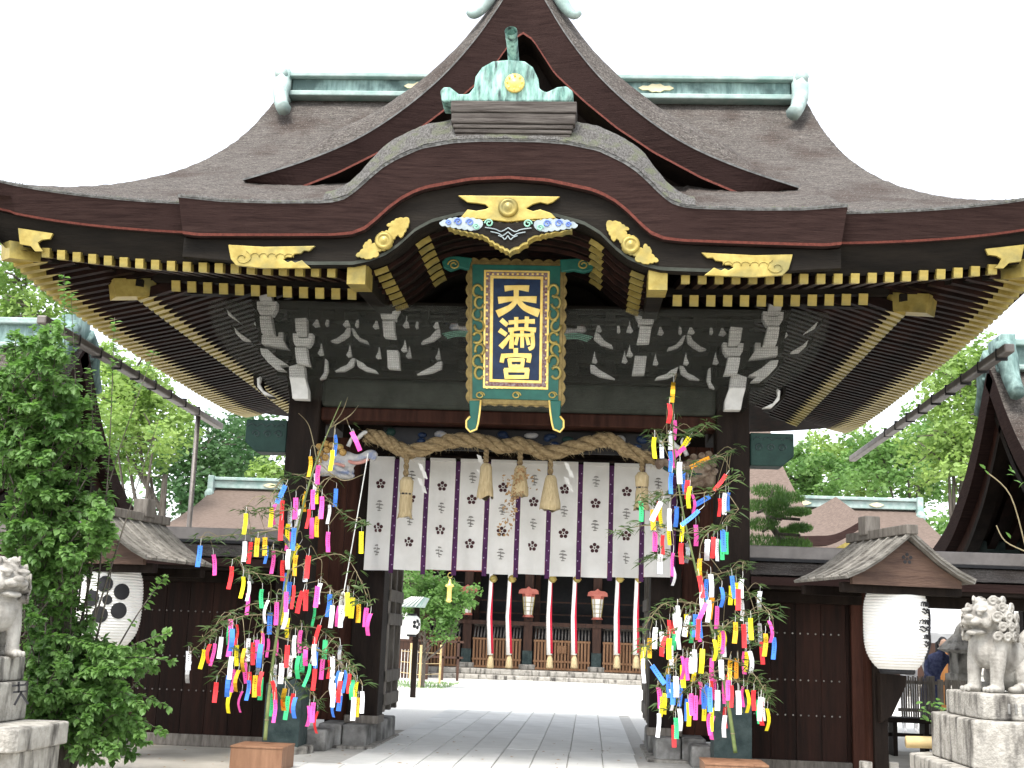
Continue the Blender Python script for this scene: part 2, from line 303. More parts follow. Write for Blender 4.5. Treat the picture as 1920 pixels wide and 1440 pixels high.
# main roof skin
xs = sorted(set([round(sg*(3.99+.018*i), 4) for i in range(50) for sg in (-1, 1)]+[round(-XE+i*2*XE/240, 4) for i in range(241)]+[-XG, -XG+.015, XG, XG-.015, 3.46, 3.475, -3.46, -3.475]))
def yfront(x): return -2.80 if abs(x) <= 3.461 else YF
nv = 210; r = MB()
for j in range(nv+1):
    for x in xs:
        t = j/nv
        Y = yfront(x)+(YC+HD-yfront(x))*(t*0.55 if t < .5 else .275+(t-.5)*1.45) if False else yfront(x)+(YC+HD-yfront(x))*t
        r.v.append((x, Y, roof_z(x, Y)+(rough(x, Y, 0.012) if j else rough(x, Y, 0.010))))
nx = len(xs)
for j in range(nv):
    for i in range(nx-1): r.f.append((j*nx+i, j*nx+i+1, (j+1)*nx+i+1, (j+1)*nx+i))
roof = r.build('roof', 'thatch', G, smooth=True)
# eave edge: thick bark layers, lead line above, red line below
def edge_strip(name, top, bot, inset, mt, parent, thick=0.0):
    b_ = MB(); n = len(top)
    for (p, q) in zip(top, bot): b_.v += [tuple(p), tuple(q)]
    for i in range(n-1): b_.f.append((2*i, 2*i+1, 2*i+3, 2*i+2))
    return b_.build(name, mt, parent)
def fascia(pts):            # pts: list of (lip point, bottom point, inward vector)
    tops = [p for p, q, n in pts]; bots = [q for p, q, n in pts]
    edge_strip('roof_edge', tops, bots, 0, 'thatch_edge', G)
    edge_strip('lead_line', [p-n*0.006+Vector((0,0,.012)) for p, q, n in pts], [p+(q-p)*0.055-n*0.006 for p, q, n in pts], 0, 'lead_line', G)
    edge_strip('red_line', [p+(q-p)*0.925-n*0.006 for p, q, n in pts], [q-n*0.006 for p, q, n in pts], 0, 'red_edge', G)
    edge_strip('roof_underside', bots, [q+n*0.5+Vector((0,0,.02)) for p, q, n in pts], 0, 'thatch_edge', G)
N_ = Vector((0, 1, 0))
fascia([(Vector((x, -2.80, interp(KL, abs(x)))), Vector((x*0.985, -2.70, interp(KR, abs(x))-0.02)), N_) for x in [-3.46+i*6.92/110 for i in range(111)]])
for s in (-1, 1):
    fascia([(Vector((s*x, YF, main_z(x, YF))), Vector((s*(x-0.06*(x > 5.4)), YF+0.11, main_z(x, YF)-0.305)), N_) for x in [3.40+i*(XE-3.40)/24 for i in range(25)]])
    fascia([(Vector((s*XE, y, main_z(XE, y))), Vector((s*(XE-.11), y, main_z(XE, y)-0.305)), Vector((-s, 0, 0))) for y in [YF+i*2*HD/50 for i in range(51)]])
    # step between the raised centre eave and the main eave
    MB().add([(s*3.46,-2.80,5.86),(s*3.41,-2.70,5.47),(s*3.41,-2.40,5.47),(s*3.46,-2.40,5.98)], [(0,1,2,3)]).build('roof_edge', 'thatch_edge', G)
# ragged bark fringe and moss along the front lips
fr = MB()
for k in range(4200):
    x = random.uniform(-XE, XE); a = abs(x); zl = interp(KL, a) if a < 3.46 else main_z(x, YF); y = (-2.80 if a < 3.46 else YF)+random.uniform(-.012, .05)
    w = random.uniform(.006, .03); h = random.uniform(-.012, .045)
    fr.add([(x-w,y,zl-.004),(x+w,y-.004,zl-.004),(x+random.uniform(-.02,.02),y+.02,zl+h)], [(0,1,2)])
tag(fr.build('bark_fringe', 'thatch_rim', G), None, kind='stuff')
# raised rolled rim of the curved gable
rim = MB(); K = 90
def rimf(u, v):
    x = (u*2-1)*1.93; Y = -2.812+0.50*v; return (x, Y, kara_z(x, Y)+0.014+rough(x, Y, .010))
tag(rim.grid(rimf, K, 10).build('roof_rim', 'thatch_rim', G, smooth=True), 'pale weathered bark rim along the curved gable top')
# front triangular gable sitting on the roof
CL = [(0,9.30),(.12,9.10),(.23,8.88),(.54,8.36),(.93,7.86),(1.4,7.42),(1.9,7.07),(2.5,6.79),(3.2,6.55)]
CR = [(0,8.46),(.12,8.38),(.4,7.95),(.77,7.60),(1.16,7.28),(1.61,6.98),(2.17,6.68),(2.6,6.50)]
CLs = [tuple(v) for v in smooth_curve(CL, 60)]
YG = -1.45
def chid_z(x, y): s = min(1, max(0, (y-YG)/0.5)); return interp(CLs, abs(x))+0.46*(1-(1-s)**2)*min(1, (3.25-abs(x))/.9)
c = MB()
c.grid(lambda u, v: ((u*2-1)*3.2, YG+v*3.6, chid_z((u*2-1)*3.2, YG+v*3.6)+rough((u*2-1)*3.2, YG+v*3.6, .012)), 100, 34)
c.build('gable_roof', 'thatch', G, smooth=True)
xl = [-3.2+i*6.4/120 for i in range(121)]
def chid_bot(x):
    a = abs(x); return interp(CR, a) if a < 2.6 else interp(CLs, a)-max(0.02, 0.26*(3.2-a)/.6)
edge_strip('gable_edge', [Vector((x, YG, interp(CLs, abs(x)))) for x in xl], [Vector((x*.97, YG+.10, chid_bot(x))) for x in xl], 0, 'thatch_edge', G)
edge_strip('lead_line', [Vector((x, YG-.008, interp(CLs, abs(x))+.012)) for x in xl], [Vector((x, YG-.006, interp(CLs, abs(x))-.012)) for x in xl], 0, 'lead_line', G)
edge_strip('red_line', [Vector((x*.97, YG+.088, chid_bot(x)+.022)) for x in xl if abs(x) < 2.7], [Vector((x*.97, YG+.088, chid_bot(x)-.006)) for x in xl if abs(x) < 2.7], 0, 'red_edge', G)
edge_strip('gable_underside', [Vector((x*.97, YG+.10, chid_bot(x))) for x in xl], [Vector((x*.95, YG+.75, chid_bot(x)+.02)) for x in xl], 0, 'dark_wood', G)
MB().prism([(x, chid_bot(x)+.1) for x in [-2.9+i*5.8/40 for i in range(41)]]+[(2.9, 6.2), (-2.9, 6.2)], YG+.62, YG+.72).build('gable_wall', 'dark_wood', G)
# gold lattice ornament on the gable wall
orn = MB()
for s in (-1, 1):
    orn.beam((0, YG+.55, 8.12), (s*.78, YG+.55, 7.36), .02, .05)
    for k in range(7):
        t = .1+k*.13; cx_, cz_ = s*.62*t+s*.08, 8.02-.72*t
        orn.tube([(cx_+.05*math.cos(a)*(1-a/14), YG+.54, cz_-.05+.05*math.sin(a)*(1-a/14)) for a in [i*.7 for i in range(10)]], .009, 5)
orn.build('gable_ornament', 'gold', G)
# ridge of the front gable, copper end scrolls
MB().box(-.16, .16, YG+.35, YC, 9.45, 9.8).build('gable_ridge', 'copper', G)
for s in (-1, 1):
    q = MB(); q.tube(smooth_curve([(s*.24,YG+.15,9.35),(s*.42,YG+.1,9.22),(s*.40,YG+.1,9.0),(s*.50,YG+.1,8.80),(s*.60,YG+.08,8.70),(s*.66,YG+.08,8.74)], 20), [.12-.004*i for i in range(21)], 10)
    q.tube([(s*.40+.12*math.cos(a)*(1-a/16)*s, YG+.02, 9.12+.12*math.sin(a)*(1-a/16)) for a in [i*.5 for i in range(22)]], .028, 6)
    q.build('ridge_scroll', 'copper_pale', G, smooth=True)
# main ridge
RZ = main_z(0, YC)
for a, b_, y0, y1, z0, z1, mt in ((-3.72,3.72,.17,.17,0,.24,'copper'),(-3.74,3.74,.26,.26,-.06,.02,'copper_pale'),(-3.76,3.76,.27,.27,.24,.31,'copper_pale')):
    MB().box(a, b_, YC-y0, YC+y1, RZ+z0, RZ+z1).build('ridge', mt, G, bevel=.015)
for s in (-1, 1):
    q = MB().prism([(s*(1.75+dx), RZ+.13+dz) for dx, dz in ((-.26,0),(-.2,.035),(-.12,.03),(-.06,.065),(0,.055),(.06,.065),(.12,.03),(.2,.035),(.26,0),(.2,-.035),(.12,-.03),(.06,-.065),(0,-.055),(-.06,-.065),(-.12,-.03),(-.2,-.035))], YC-.20, YC-.16)
    q.build('ridge_crest', 'gold_overexposed', G, fix=True)
    q = MB(); q.box(s*3.80-.06, s*3.80+.06, YC-.3, YC+.3, RZ+.02, RZ+.34)
    for k in range(4): q.lathe([(.10-.008*k, -.34), (.10-.008*k, .34)], (s*(3.86-.02*k), YC, RZ+.26-.17*k), 10, axis='y')
    q.tube([(s*3.85, YC-.22, RZ+.2), (s*3.82, YC-.4, RZ-.1), (s*3.74, YC-.62, RZ-.36), (s*3.66, YC-.75, RZ-.5)], [.13, .12, .10, .11], 8)
    q.build('ridge_end', 'copper_pale', G, smooth=True)
# ornament box and copper ridge-end tile over the curved gable
q = MB()
zb = 6.55
for k, (w, h) in enumerate(((.60,.05),(.615,.05),(.63,.05),(.65,.12),(.66,.13))):
    q.box(-w+.03, w+.03, -2.78-.012*k, -1.5, zb, zb+h-.006); zb += h
q.build('ornament_base', 'box_dark', G, bevel=.01); zb0 = zb
on = [(827,172),(833,165),(845,165),(862,178),(880,178),(890,165),(893,145),(905,128),(925,117),(955,114),(985,117),(1000,128),(1010,150),(1012,168),(1025,175),(1045,165),(1062,163),(1074,172),(1076,185),(1068,193),(830,193)]
on2 = pxz(on, -2.7); dz = zb0-min(p[1] for p in on2); on2 = [(x, z+dz) for x, z in on2]
MB().prism(on2, -2.78, -2.45).build('ridge_tile', 'oni_copper', G, fix=True, bevel=.02)
cz = zb0+.205
q = MB().lathe([(.105,0),(.105,.03),(.09,.045),(.06,.03),(.05,.05),(0,.055)], (.03,-2.78,cz), 24, axis='y')
for k in range(8): q.ell((.03+.08*math.cos(k*.785), -2.825, cz+.08*math.sin(k*.785)), .014, nu=6, nv=4)
q.build('gold_crest', 'gold_bright', G, smooth=True)
MB().tube([(.0,-2.5,zb0+.38),(.0,-2.62,zb0+.52),(-.01,-2.80,zb0+.63),(-.015,-3.0,zb0+.70)], [.062,.06,.06,.066], 14, cap=False).tube([(.0,-2.6,zb0+.5),(-.012,-2.9,zb0+.665)], .04, 10).build('ridge_tube', 'oni_copper', G, smooth=True)
# boards under the eave
bx = [-3.42+i*6.84/120 for i in range(121)]
MB().prism([(x, interp(KR, abs(x))-.03) for x in bx]+[(x, interp(KB, abs(x))) for x in reversed(bx)], -2.62, -2.52).build('gable_board', 'beam_wood', G)
edge_strip('board_moulding', [Vector((x, -2.632, interp(KB, abs(x))+.045)) for x in bx if abs(x) < 2.9], [Vector((x, -2.64, interp(KB, abs(x))+.005)) for x in bx if abs(x) < 2.9], 0, 'gray_beam', G)
def tipz(a): return 5.155+0.02*max(0, a-1.8)+0.10*(max(0, a-3.2)/1.8)**2
for s in (-1, 1):
    edge_strip('eave_board', [Vector((s*x, YF+.16, main_z(x, YF)-.30)) for x in [3.3+.1*i for i in range(26)]], [Vector((s*x, -2.40, tipz(x)+.04)) for x in [3.3+.1*i for i in range(26)]], 0, 'beam_wood', G)
    edge_strip('eave_board', [Vector((s*(XE-.16), y, main_z(XE, y)-.30)) for y in [-2.55+.2*i for i in range(51)]], [Vector((s*5.42, y, tipz(abs(y-YC)*1.0)+.04)) for y in [-2.55+.2*i for i in range(51)]], 0, 'beam_wood', G)
# soffit above the rafters
def soff(x, y):
    t = min(5.45-abs(x), 4.92-abs(y-YC)); a = max(abs(x), abs(y-YC)); return 5.22+0.30*max(0, min(t, 2.8))+0.10*(max(0, min(abs(x), abs(y-YC)+.4)-3.2)/1.8)**2
sf = MB()
for x0, x1, y0, y1, a, b_ in ((-5.45,-1.56,-2.42,7.42,30,60),(1.56,5.45,-2.42,7.42,30,60),(-1.56,1.56,-0.1,7.42,6,30)):
    sf.grid(lambda u, v: (x0+(x1-x0)*u, y0+(y1-y0)*v, soff(x0+(x1-x0)*u, y0+(y1-y0)*v)), a, b_, flip=True)
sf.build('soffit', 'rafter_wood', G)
# vault behind the curved gable with its ribs
MB().grid(lambda u, v: ((u*2-1)*1.58, -2.52+v*2.5, interp(KB, abs((u*2-1)*1.58))+.06), 60, 4, flip=True).build('vault', 'beam_wood', G)
for k, Y in enumerate((-2.2,-1.95,-1.7,-1.45,-1.2,-.95,-.7)):
    for s in (-1, 1):
        rb = MB().tube([(s*x, Y, interp(KB, x)+.02) for x in (.15,.4,.65,.85,1.0,1.15,1.3,1.5)], .03, 4).build('vault_rib', 'rafter_wood', G)
        MB().tube([(s*x, Y, interp(KB, x)+.012) for x in (.86,.93,1.0)], .036, 4).build('rib_cap', 'gold', rb)
        MB().tube([(s*x, Y, interp(KB, x)+.012) for x in (1.30,1.37,1.44)], .036, 4).build('rib_cap', 'gold', rb)
# rafters with gilt caps
raf_cache = {}
def rafter(tip, direc, length, w, h, cap_len, cap_h=None):
    length = max(.25, round(length/.1)*.1); key = (length, w, h, cap_len)
    if key not in raf_cache:
        a = MB().box(-w/2, w/2, 0.004, length, -h/2, h/2).mesh('rafter'); e = .006
        cpt = cap_len*1.0
        b2 = MB().add([(-w/2-e,0,-h/2-e),(w/2+e,0,-h/2-e),(w/2+e,0,h/2+e),(-w/2-e,0,h/2+e),(-w/2-e,cap_len,-h/2-e),(w/2+e,cap_len,-h/2-e),(w/2+e,cap_len,h/2+e),(-w/2-e,cap_len,h/2+e),(0,cap_len*1.7,-h/2-e)],
                      [(3,2,1,0),(0,1,5,4),(1,2,6,5),(2,3,7,6),(3,0,4,7),(4,5,8)]).mesh('rafter_cap')
        raf_cache[key] = (a, b2)
    d = Vector(direc).normalized(); sx = d.cross(Vector((0,0,1))).normalized(); uz = sx.cross(d)
    mw = Matrix((sx, d, uz)).transposed().to_4x4(); mw.translation = tip
    o = link('rafter', raf_cache[key][0], 'rafter_wood', G, mw=mw)
    link('rafter_cap', raf_cache[key][1], 'gold', o)
for s in (-1, 1):
    for k in range(21):
        x = 1.86+k*.1735
        if x > 5.25: break
        yh = 0.2-(x-2.6) if x > 2.7 else 9; L_ = min(1.5, yh+2.45)
        if L_ > .2: rafter(Vector((s*x, -2.45, tipz(x))), (0, 1, .22), L_, .075, .09, .10)
    for k in range(13):
        x = 1.85+k*.1875; yh = 0.2-(x-2.6) if x > 2.7 else 9; L_ = min(1.7, yh+1.35)
        if L_ > .2: rafter(Vector((s*x, -1.35, 5.225+.02*max(0, x-2)+.02*max(0, x-3))), (0, 1, .34), L_, .088, .115, .03)
    for k in range(56):
        y = -2.2+k*.1735; a = abs(y-YC)*1.0; L_ = min(1.5, 5.4-(2.6+(0.2-y)) if y < .1 else 9, 5.4-(2.6+(y-4.8)) if y > 4.9 else 9)
        if L_ > .2 and y < 7.2: rafter(Vector((s*5.43, y, tipz(a)-.02)), (-s, 0, .22), L_, .075, .09, .22)
    for k in range(40):
        y = -1.15+k*.1875; L_ = min(1.8, 4.42-(2.6+(0.2-y)) if y < .1 else 9, 4.42-(2.6+(y-4.8)) if y > 4.9 else 9)
        if L_ > .2 and y < 6.2: rafter(Vector((s*4.42, y, 5.20)), (-s, 0, .34), L_, .088, .115, .13)
    # boards between the two tiers, hip rafters with gilt ends
    MB().beam((s*1.6, -1.28, 5.335), (s*4.2, -1.28, 5.39), .10, .08).build('eave_batten', 'beam_wood', G)
    MB().beam((s*4.38, -1.3, 5.33), (s*4.38, 6.3, 5.33), .10, .08).build('eave_batten', 'beam_wood', G)
    hp = MB().beam((s*2.6, .2, 5.75), (s*4.62, -1.32, 5.24), .20, .19).build('hip_rafter', 'beam_wood', G)
    MB().beam((s*4.28, -1.06, 5.32), (s*4.66, -1.35, 5.225), .225, .215).build('hip_cap', 'gold', hp)
    hp = MB().beam((s*4.3, -1.1, 5.52), (s*5.38, -2.40, 5.34), .17, .17).build('hip_rafter', 'beam_wood', G)
    MB().beam((s*5.16, -2.12, 5.38), (s*5.43, -2.45, 5.33), .195, .19).build('hip_cap', 'gold', hp)
    # gilt beam end below the curved board
    bo = MB().beam((s*1.57, .2, 5.35), (s*1.57, -2.42, 5.13), .17, .20).build('purlin', 'beam_wood', G)
    MB().beam((s*1.57, -2.14, 5.15), (s*1.57, -2.56, 5.115), .195, .225).build('purlin_cap', 'gold', bo)
# gilt fittings on the boards
def scallop(pts, step, amp):
    out = []; n = len(pts)
    for i in range(n):
        a, b_ = pts[i], pts[(i+1) % n]; L_ = math.hypot(b_[0]-a[0], b_[1]-a[1]); m_ = max(1, int(round(L_/step)))
        nx_, ny_ = (b_[1]-a[1])/L_, -(b_[0]-a[0])/L_
        for k in range(m_*4):
            t = k/(m_*4); w = amp*abs(math.sin(t*m_*math.pi)); out.append((a[0]+(b_[0]-a[0])*t+nx_*w, a[1]+(b_[1]-a[1])*t+ny_*w))
    return out
def c4(pts): return [(380+x/3, 400+y/3) for x, y in pts]
def c1(pts): return [(480+x/3, y/3) for x, y in pts]
def c3(pts): return [(x/3, 320+y/3) for x, y in pts]
def mirror_prism(name, pts, Y, th, mt, parent=None, fix=True, bevel=0):
    P_ = pxz(pts, Y)
    for s in (1, -1):
        MB().prism([(s*x, z) for x, z in P_], Y-th/2, Y+th/2).build(name, mt, parent or G, fix=fix, bevel=bevel)
diag = c4([(862,240),(905,200),(910,175),(945,147),(950,175),(985,170),(975,140),(1000,110),(1045,100),(1060,75),(1035,70),(1100,30),(1160,28),(1160,65),(1135,110),(1115,140),(1100,115),(1072,150),(1060,190),(1030,205),(985,215),(990,240),(930,258)])
mirror_prism('gilt_fitting', scallop(diag, 9, 1.6), -2.645, .03, 'gold', bevel=.004)
mirror_prism('gilt_fitting', c4([(145,178),(345,190),(635,185),(600,215),(570,212),(555,228),(520,230),(500,250),(475,248),(455,262),(480,278),(500,268),(520,280),(560,265),(580,285),(610,310),(350,312),(190,295),(160,260),(150,210)]), -2.645, .03, 'gold', bevel=.006)
mirror_prism('gilt_fitting', c3([(105,325),(300,355),(285,385),(240,390),(215,405),(225,430),(245,455),(200,455),(175,425),(115,415)]), -2.50, .03, 'gold')
for s in (1, -1):
    p = PY(380+1020/3, 400+155/3, -2.66); MB().lathe([(.095,0),(.095,.02),(.06,.035),(.055,.02),(.035,.04),(0,.045)], (s*p.x, -2.655, p.z), 20, axis='y').build('gilt_boss', 'gold', G, smooth=True)
    p = PY(380+225/3, 400+250/3, -2.66)
    q = MB().tube([(s*(p.x+(.02+.011*a)*math.cos(a)), -2.664, p.z+(.016+.0085*a)*math.sin(a)) for a in [i*.5 for i in range(16)]], .006, 5)
    for k in range(5): q.tube([(s*(p.x+.13+.09*k+.05*math.cos(a)), -2.664, p.z+.01+.045*math.sin(a)) for a in [i*.5 for i in range(7)]], .005, 5)
    q.build('fitting_scroll', 'gold', G, smooth=True)
gp = pxz(c1([(1135,1102),(1420,1104),(1712,1108),(1670,1140),(1640,1150),(1600,1140),(1560,1150),(1520,1175),(1560,1190),(1600,1180),(1660,1200),(1690,1230),(1550,1236),(1420,1250),(1300,1236),(1150,1228),(1190,1180),(1240,1188),(1290,1180),(1310,1170),(1290,1152),(1240,1145),(1190,1140)]), -2.65)
MB().prism(gp, -2.665, -2.635).build('gilt_fitting', 'gold', G, fix=True, bevel=.006)
p = PY(953, 390, -2.66); MB().lathe([(.10,0),(.105,.02),(.07,.04),(.062,.022),(.04,.045),(0,.05)], (p.x, -2.66, p.z), 24, axis='y').build('gilt_boss', 'gold', G, smooth=True)
# carved cloud pendant
ge = pxz(c1([(1060,1250),(1090,1232),(1240,1230),(1420,1252),(1600,1230),(1740,1240),(1785,1262),(1780,1298),(1720,1310),(1660,1318),(1600,1332),(1550,1345),(1530,1372),(1480,1402),(1425,1428),(1370,1398),(1310,1362),(1280,1335),(1220,1320),(1110,1298),(1075,1280)]), -2.72); ge0 = ge; ge = scallop(ge, .075, .014)
pend = MB().prism(ge, -2.72, -2.58).build('cloud_pendant', 'gold', G, fix=True, bevel=.01)
ctr = PY(953, 428, -2.72)
MB().prism([(ctr.x+(x-ctr.x)*.96, ctr.z+(z-ctr.z)*.88+.004) for x, z in ge], -2.727, -2.70).build('pendant_face', 'beam_wood', pend, fix=True)
for s in (-1, 1):
    cl = MB().prism([(ctr.x+s*dx, ctr.z+dz) for dx, dz in scallop([(.27,.07),(.40,.10),(.58,.095),(.70,.055),(.71,.025),(.60,.005),(.48,-.015),(.36,-.03),(.28,0)], .06, -.012)], -2.735, -2.72); cl.build('pendant_cloud', 'cloud_white', pend, fix=True)
    cl = MB()
    for k, (dx, dz, rr) in enumerate(((.40,.05,.04),(.52,.055,.04),(.62,.045,.028))):
        cl.tube([(ctr.x+s*(dx+rr*(1-a/12)*math.cos(a)), -2.738, ctr.z+dz+rr*(1-a/12)*math.sin(a)) for a in [i*.6 for i in range(15)]], .009, 5)
    cl.build('pendant_scroll', 'cloud_blue', pend)
    cl = MB()
    for k, (dx, dz, rr) in enumerate(((.33,.005,.035),(.20,.045,.045))):
        cl.tube([(ctr.x+s*(dx+rr*(1-a/12)*math.cos(a)), -2.738, ctr.z+dz+rr*(1-a/12)*math.sin(a)) for a in [i*.6 for i in range(15)]], .009, 5)
    cl.build('pendant_scroll', 'cloud_green', pend)
    cl = MB()
    for dz, w in ((-.03,.24),(-.075,.18),(-.115,.10)):
        cl.tube(smooth_curve([(ctr.x, -2.738, ctr.z+dz+.03), (ctr.x+s*w*.3, -2.738, ctr.z+dz-.012), (ctr.x+s*w*.55, -2.738, ctr.z+dz+.012), (ctr.x+s*w, -2.738, ctr.z+dz+.03)], 10), .006, 5)
    cl.build('pendant_line', 'cloud_white', pend)
# ---------------------------------------------------------------- timber frame
for s in (-1, 1):
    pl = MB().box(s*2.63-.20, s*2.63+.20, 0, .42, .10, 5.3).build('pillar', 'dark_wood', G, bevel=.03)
    sh = MB().box(s*2.63-.215, s*2.63+.215, -.015, .435, .09, .80)
    sh.prism([(s*2.63+dx, z) for dx, z in ((-.215,.80),(-.15,.86),(-.1,.82),(-.03,.90),(.05,.84),(.12,.88),(.215,.80))], -.02, -.012)
    for k in range(3): sh.tube([(s*2.63-.1+.1*k+.045*(1-a/9)*math.cos(a), -.02, .72+.05*(k % 2)+.045*(1-a/9)*math.sin(a)) for a in [i*.6 for i in range(10)]], .009, 5)
    sh.build('pillar_shoe', 'copper_dark', pl, bevel=.01)
    MB().prism_z([(s*2.63+.34*math.cos(a)*(1+.1*math.sin(3*a)), .21+.34*math.sin(a)*(1+.08*math.cos(2*a))) for a in [i*math.pi/6 for i in range(12)]], -.02, .10).build('pillar_base', 'pale_stone', G, bevel=.03)
    MB().box(s*2.63-.2, s*2.63+.2, 3.4, 3.82, .1, 5.3).build('pillar', 'dark_wood', G, bevel=.03)
    mp_ = MB().box(s*1.93-.20, s*1.93+.20, 1.35, 1.80, .33, 5.3).build('main_pillar', 'dark_wood', G, bevel=.02)
    MB().box(s*1.93-.22, s*1.93+.22, 1.33, 1.82, .30, .40).build('pillar_band', 'gray_wood', mp_, bevel=.01)
    for k in range(4):
        x0 = 2.14+k*.18; MB().box(s*x0, s*(x0+.174), 1.46, 1.50, .32, 4.0).build('wall_board', 'red_wood', G)
    st = MB().box(*sorted((s*1.81, s*2.12)), 1.12, 1.9, 0, .30).build('plinth_stone', 'stone', G, bevel=.025)
    MB().box(*sorted((s*2.135, s*2.43)), 1.12, 1.9, 0, .30).build('plinth_stone', 'stone', G, bevel=.025)
    MB().box(*sorted((s*1.76, s*2.2)), 1.92, 3.2, 0, .30).build('plinth_stone', 'stone', G, bevel=.025)
    MB().box(*sorted((s*1.70, s*2.5)), .95, 3.25, 0.001, .045).build('plinth_kerb', 'pale_stone', G, bevel=.012)
    MB().box(*sorted((s*2.2, s*2.45)), .5, 1.1, .0, .26).build('plinth_stone', 'stone', G, bevel=.03)
    # door leaf swung inward
    dl = MB().box(*sorted((s*1.80, s*1.86)), 1.82, 3.0, .42, 3.6).build('door', 'dark_wood', G)
    for z in (.50, .80, 1.55, 1.86, 2.5, 2.8, 3.3): MB().box(*sorted((s*1.70, s*1.80)), 1.84, 2.98, z, z+.16).build('door_rail', 'gray_wood', dl, bevel=.012)
    for y in (1.84, 2.36, 2.88): MB().box(*sorted((s*1.72, s*1.80)), y, y+.10, .42, 3.6).build('door_stile', 'gray_wood', dl, bevel=.01)
    # carved green beam end outside the pillar
    be = MB().prism([(s*2.84, 3.58), (s*3.22, 3.58), (s*3.36, 3.70), (s*3.36, 3.98), (s*2.84, 3.98)], .06, .38).build('beam_end', 'carve_green', G, fix=True, bevel=.012)
    cv = MB()
    for k in range(3): cv.tube([(s*(2.94+.14*k+.05*(1-a/10)*math.cos(a)), .056, 3.80+.05*(1-a/10)*math.sin(a)) for a in [i*.6 for i in range(12)]], .010, 5)
    for k in range(4): cv.tube(smooth_curve([(s*(2.88+.12*k), .056, 3.90), (s*(2.93+.12*k), .056, 3.93), (s*(2.99+.12*k), .056, 3.89)], 6), .008, 5)
    cv.build('carved_wave', 'copper_dark', be)
zb1 = PY(800, 770, 0).z; zb2 = PY(800, 713, 0).z
MB().box(-2.43, 2.43, .02, .40, zb1+.03, zb2).build('rainbow_beam', 'gray_beam', G, bevel=.05)
MB().box(-2.43, 2.43, .05, .37, zb1-.14, zb1+.025).build('lower_beam', 'red_wood', G, bevel=.02)
for z0, z1, y0 in ((zb2+.004, zb2+.12, -.04),(zb2+.22, zb2+.36, -.16),(zb2+.48, zb2+.62, -.34),(zb2+.74, zb2+.86, -.50)):
    MB().box(-3.0, 3.0, y0, y0+.22, z0, z1).build('bracket_beam', 'beam_wood', G, bevel=.01)
MB().box(-2.9, 2.9, .12, .3, zb2, 6.0).build('frieze_wall', 'beam_wood', G)
MB().box(-2.43, 2.43, 1.5, 1.7, 3.95, 5.6).build('transom', 'dark_wood', G)
MB().box(-2.13, 2.13, 1.3, 1.85, 3.62, 3.95).build('lintel', 'dark_wood', G, bevel=.02)
for s in (-1, 1):
    MB().box(*sorted((s*2.47, s*2.79)), .4, 3.45, 4.1, 4.5).build('tie_beam', 'dark_wood', G)
    MB().box(*sorted((s*2.47, s*2.79)), .4, 3.45, 4.5, 5.7).build('frieze_wall', 'beam_wood', G)
# carved transom panel with blue waves
tp = MB().box(-1.7, 1.7, .42, .46, zb1-.42, zb1-.15).build('carved_transom', 'black', G)
for k in range(12):
    x = -1.55+k*.28; q = MB()
    for j in range(3): q.ell((x+random.uniform(-.07,.07), .42, zb1-.27+random.uniform(-.07,.07)), (random.uniform(.04,.09), .03, random.uniform(.03,.06)), nu=8, nv=5)
    q.build('carved_flower', ['carve_green','plaque_navy','carve_gray','plaque_navy'][k % 4], tp, smooth=True)
# bracket arms: white painted ends
WH = [[(320,450),(390,448),(398,500),(398,527),(345,527),(330,500)],
 [(312,503),(342,503),(342,530),(396,530),(396,503),(424,503),(420,545),(398,580),(332,580),(314,545)],
 [(328,584),(390,584),(400,640),(408,688),(340,684),(332,640)],
 [(340,690),(432,700),(432,676),(462,676),(462,722),(488,768),(420,758),(338,740)],
 [(330,765),(372,770),(420,815),(485,858),(440,862),(470,890),(420,885),(375,845),(338,800)],
 [(525,598),(590,595),(592,650),(597,703),(548,700),(530,670)],
 [(513,682),(546,682),(546,707),(601,707),(601,682),(626,682),(620,725),(600,756),(528,754),(515,725)],
 [(525,760),(590,760),(595,810),(606,860),(535,850),(528,800)],
 [(492,868),(545,852),(578,865),(582,930),(600,1000),(600,1052),(512,1048),(505,980),(495,930)],
 [(1005,503),(1080,503),(1080,530),(1105,520),(1110,550),(1090,585),(1090,606),(1010,600),(996,540),(997,520)],
 [(1015,612),(1080,610),(1082,660),(1090,706),(1022,700)],
 [(1040,775),(1105,778),(1113,880),(1045,876)],
 [(835,648),(825,690),(790,715),(755,732),(720,722),(760,705),(800,675),(812,650)],
 [(840,648),(850,690),(880,720),(935,738),(930,722),(890,705),(870,680),(855,655)],
 [(862,818),(850,860),(800,890),(745,892),(780,870),(815,855),(840,820)],
 [(867,825),(875,865),(920,890),(990,902),(975,885),(930,868),(905,845),(885,835)],
 [(1335,650),(1340,690),(1300,720),(1230,738),(1240,720),(1280,700),(1310,665)],
 [(1350,835),(1345,875),(1290,900),(1205,910),(1240,890),(1300,860),(1325,838)],
 [(140,545),(165,570),(210,615),(190,602),(150,577)],
 [(182,645),(210,675),(270,715),(270,722),(225,715),(192,680)],
 [(692,820),(705,830),(708,890),(690,930),(660,938),(685,900)],
 [(310,930),(330,920),(322,960),(345,1000),(400,1030),(350,1025),(312,980)]]
for k, pts in enumerate(WH):
    Y = -.62 if k in (0,1,2,5,6,7,9,10) else (-.45 if k in (3,4,8,11) else -.40)
    mirror_prism('bracket_arm', c4(pts), (Y+.09+.12)/2+.012, .12-(Y+.09), 'beam_wood')
    mirror_prism('bracket_end', c4(pts), Y, .14 if k < 12 else .09, 'white_paint', bevel=.008)
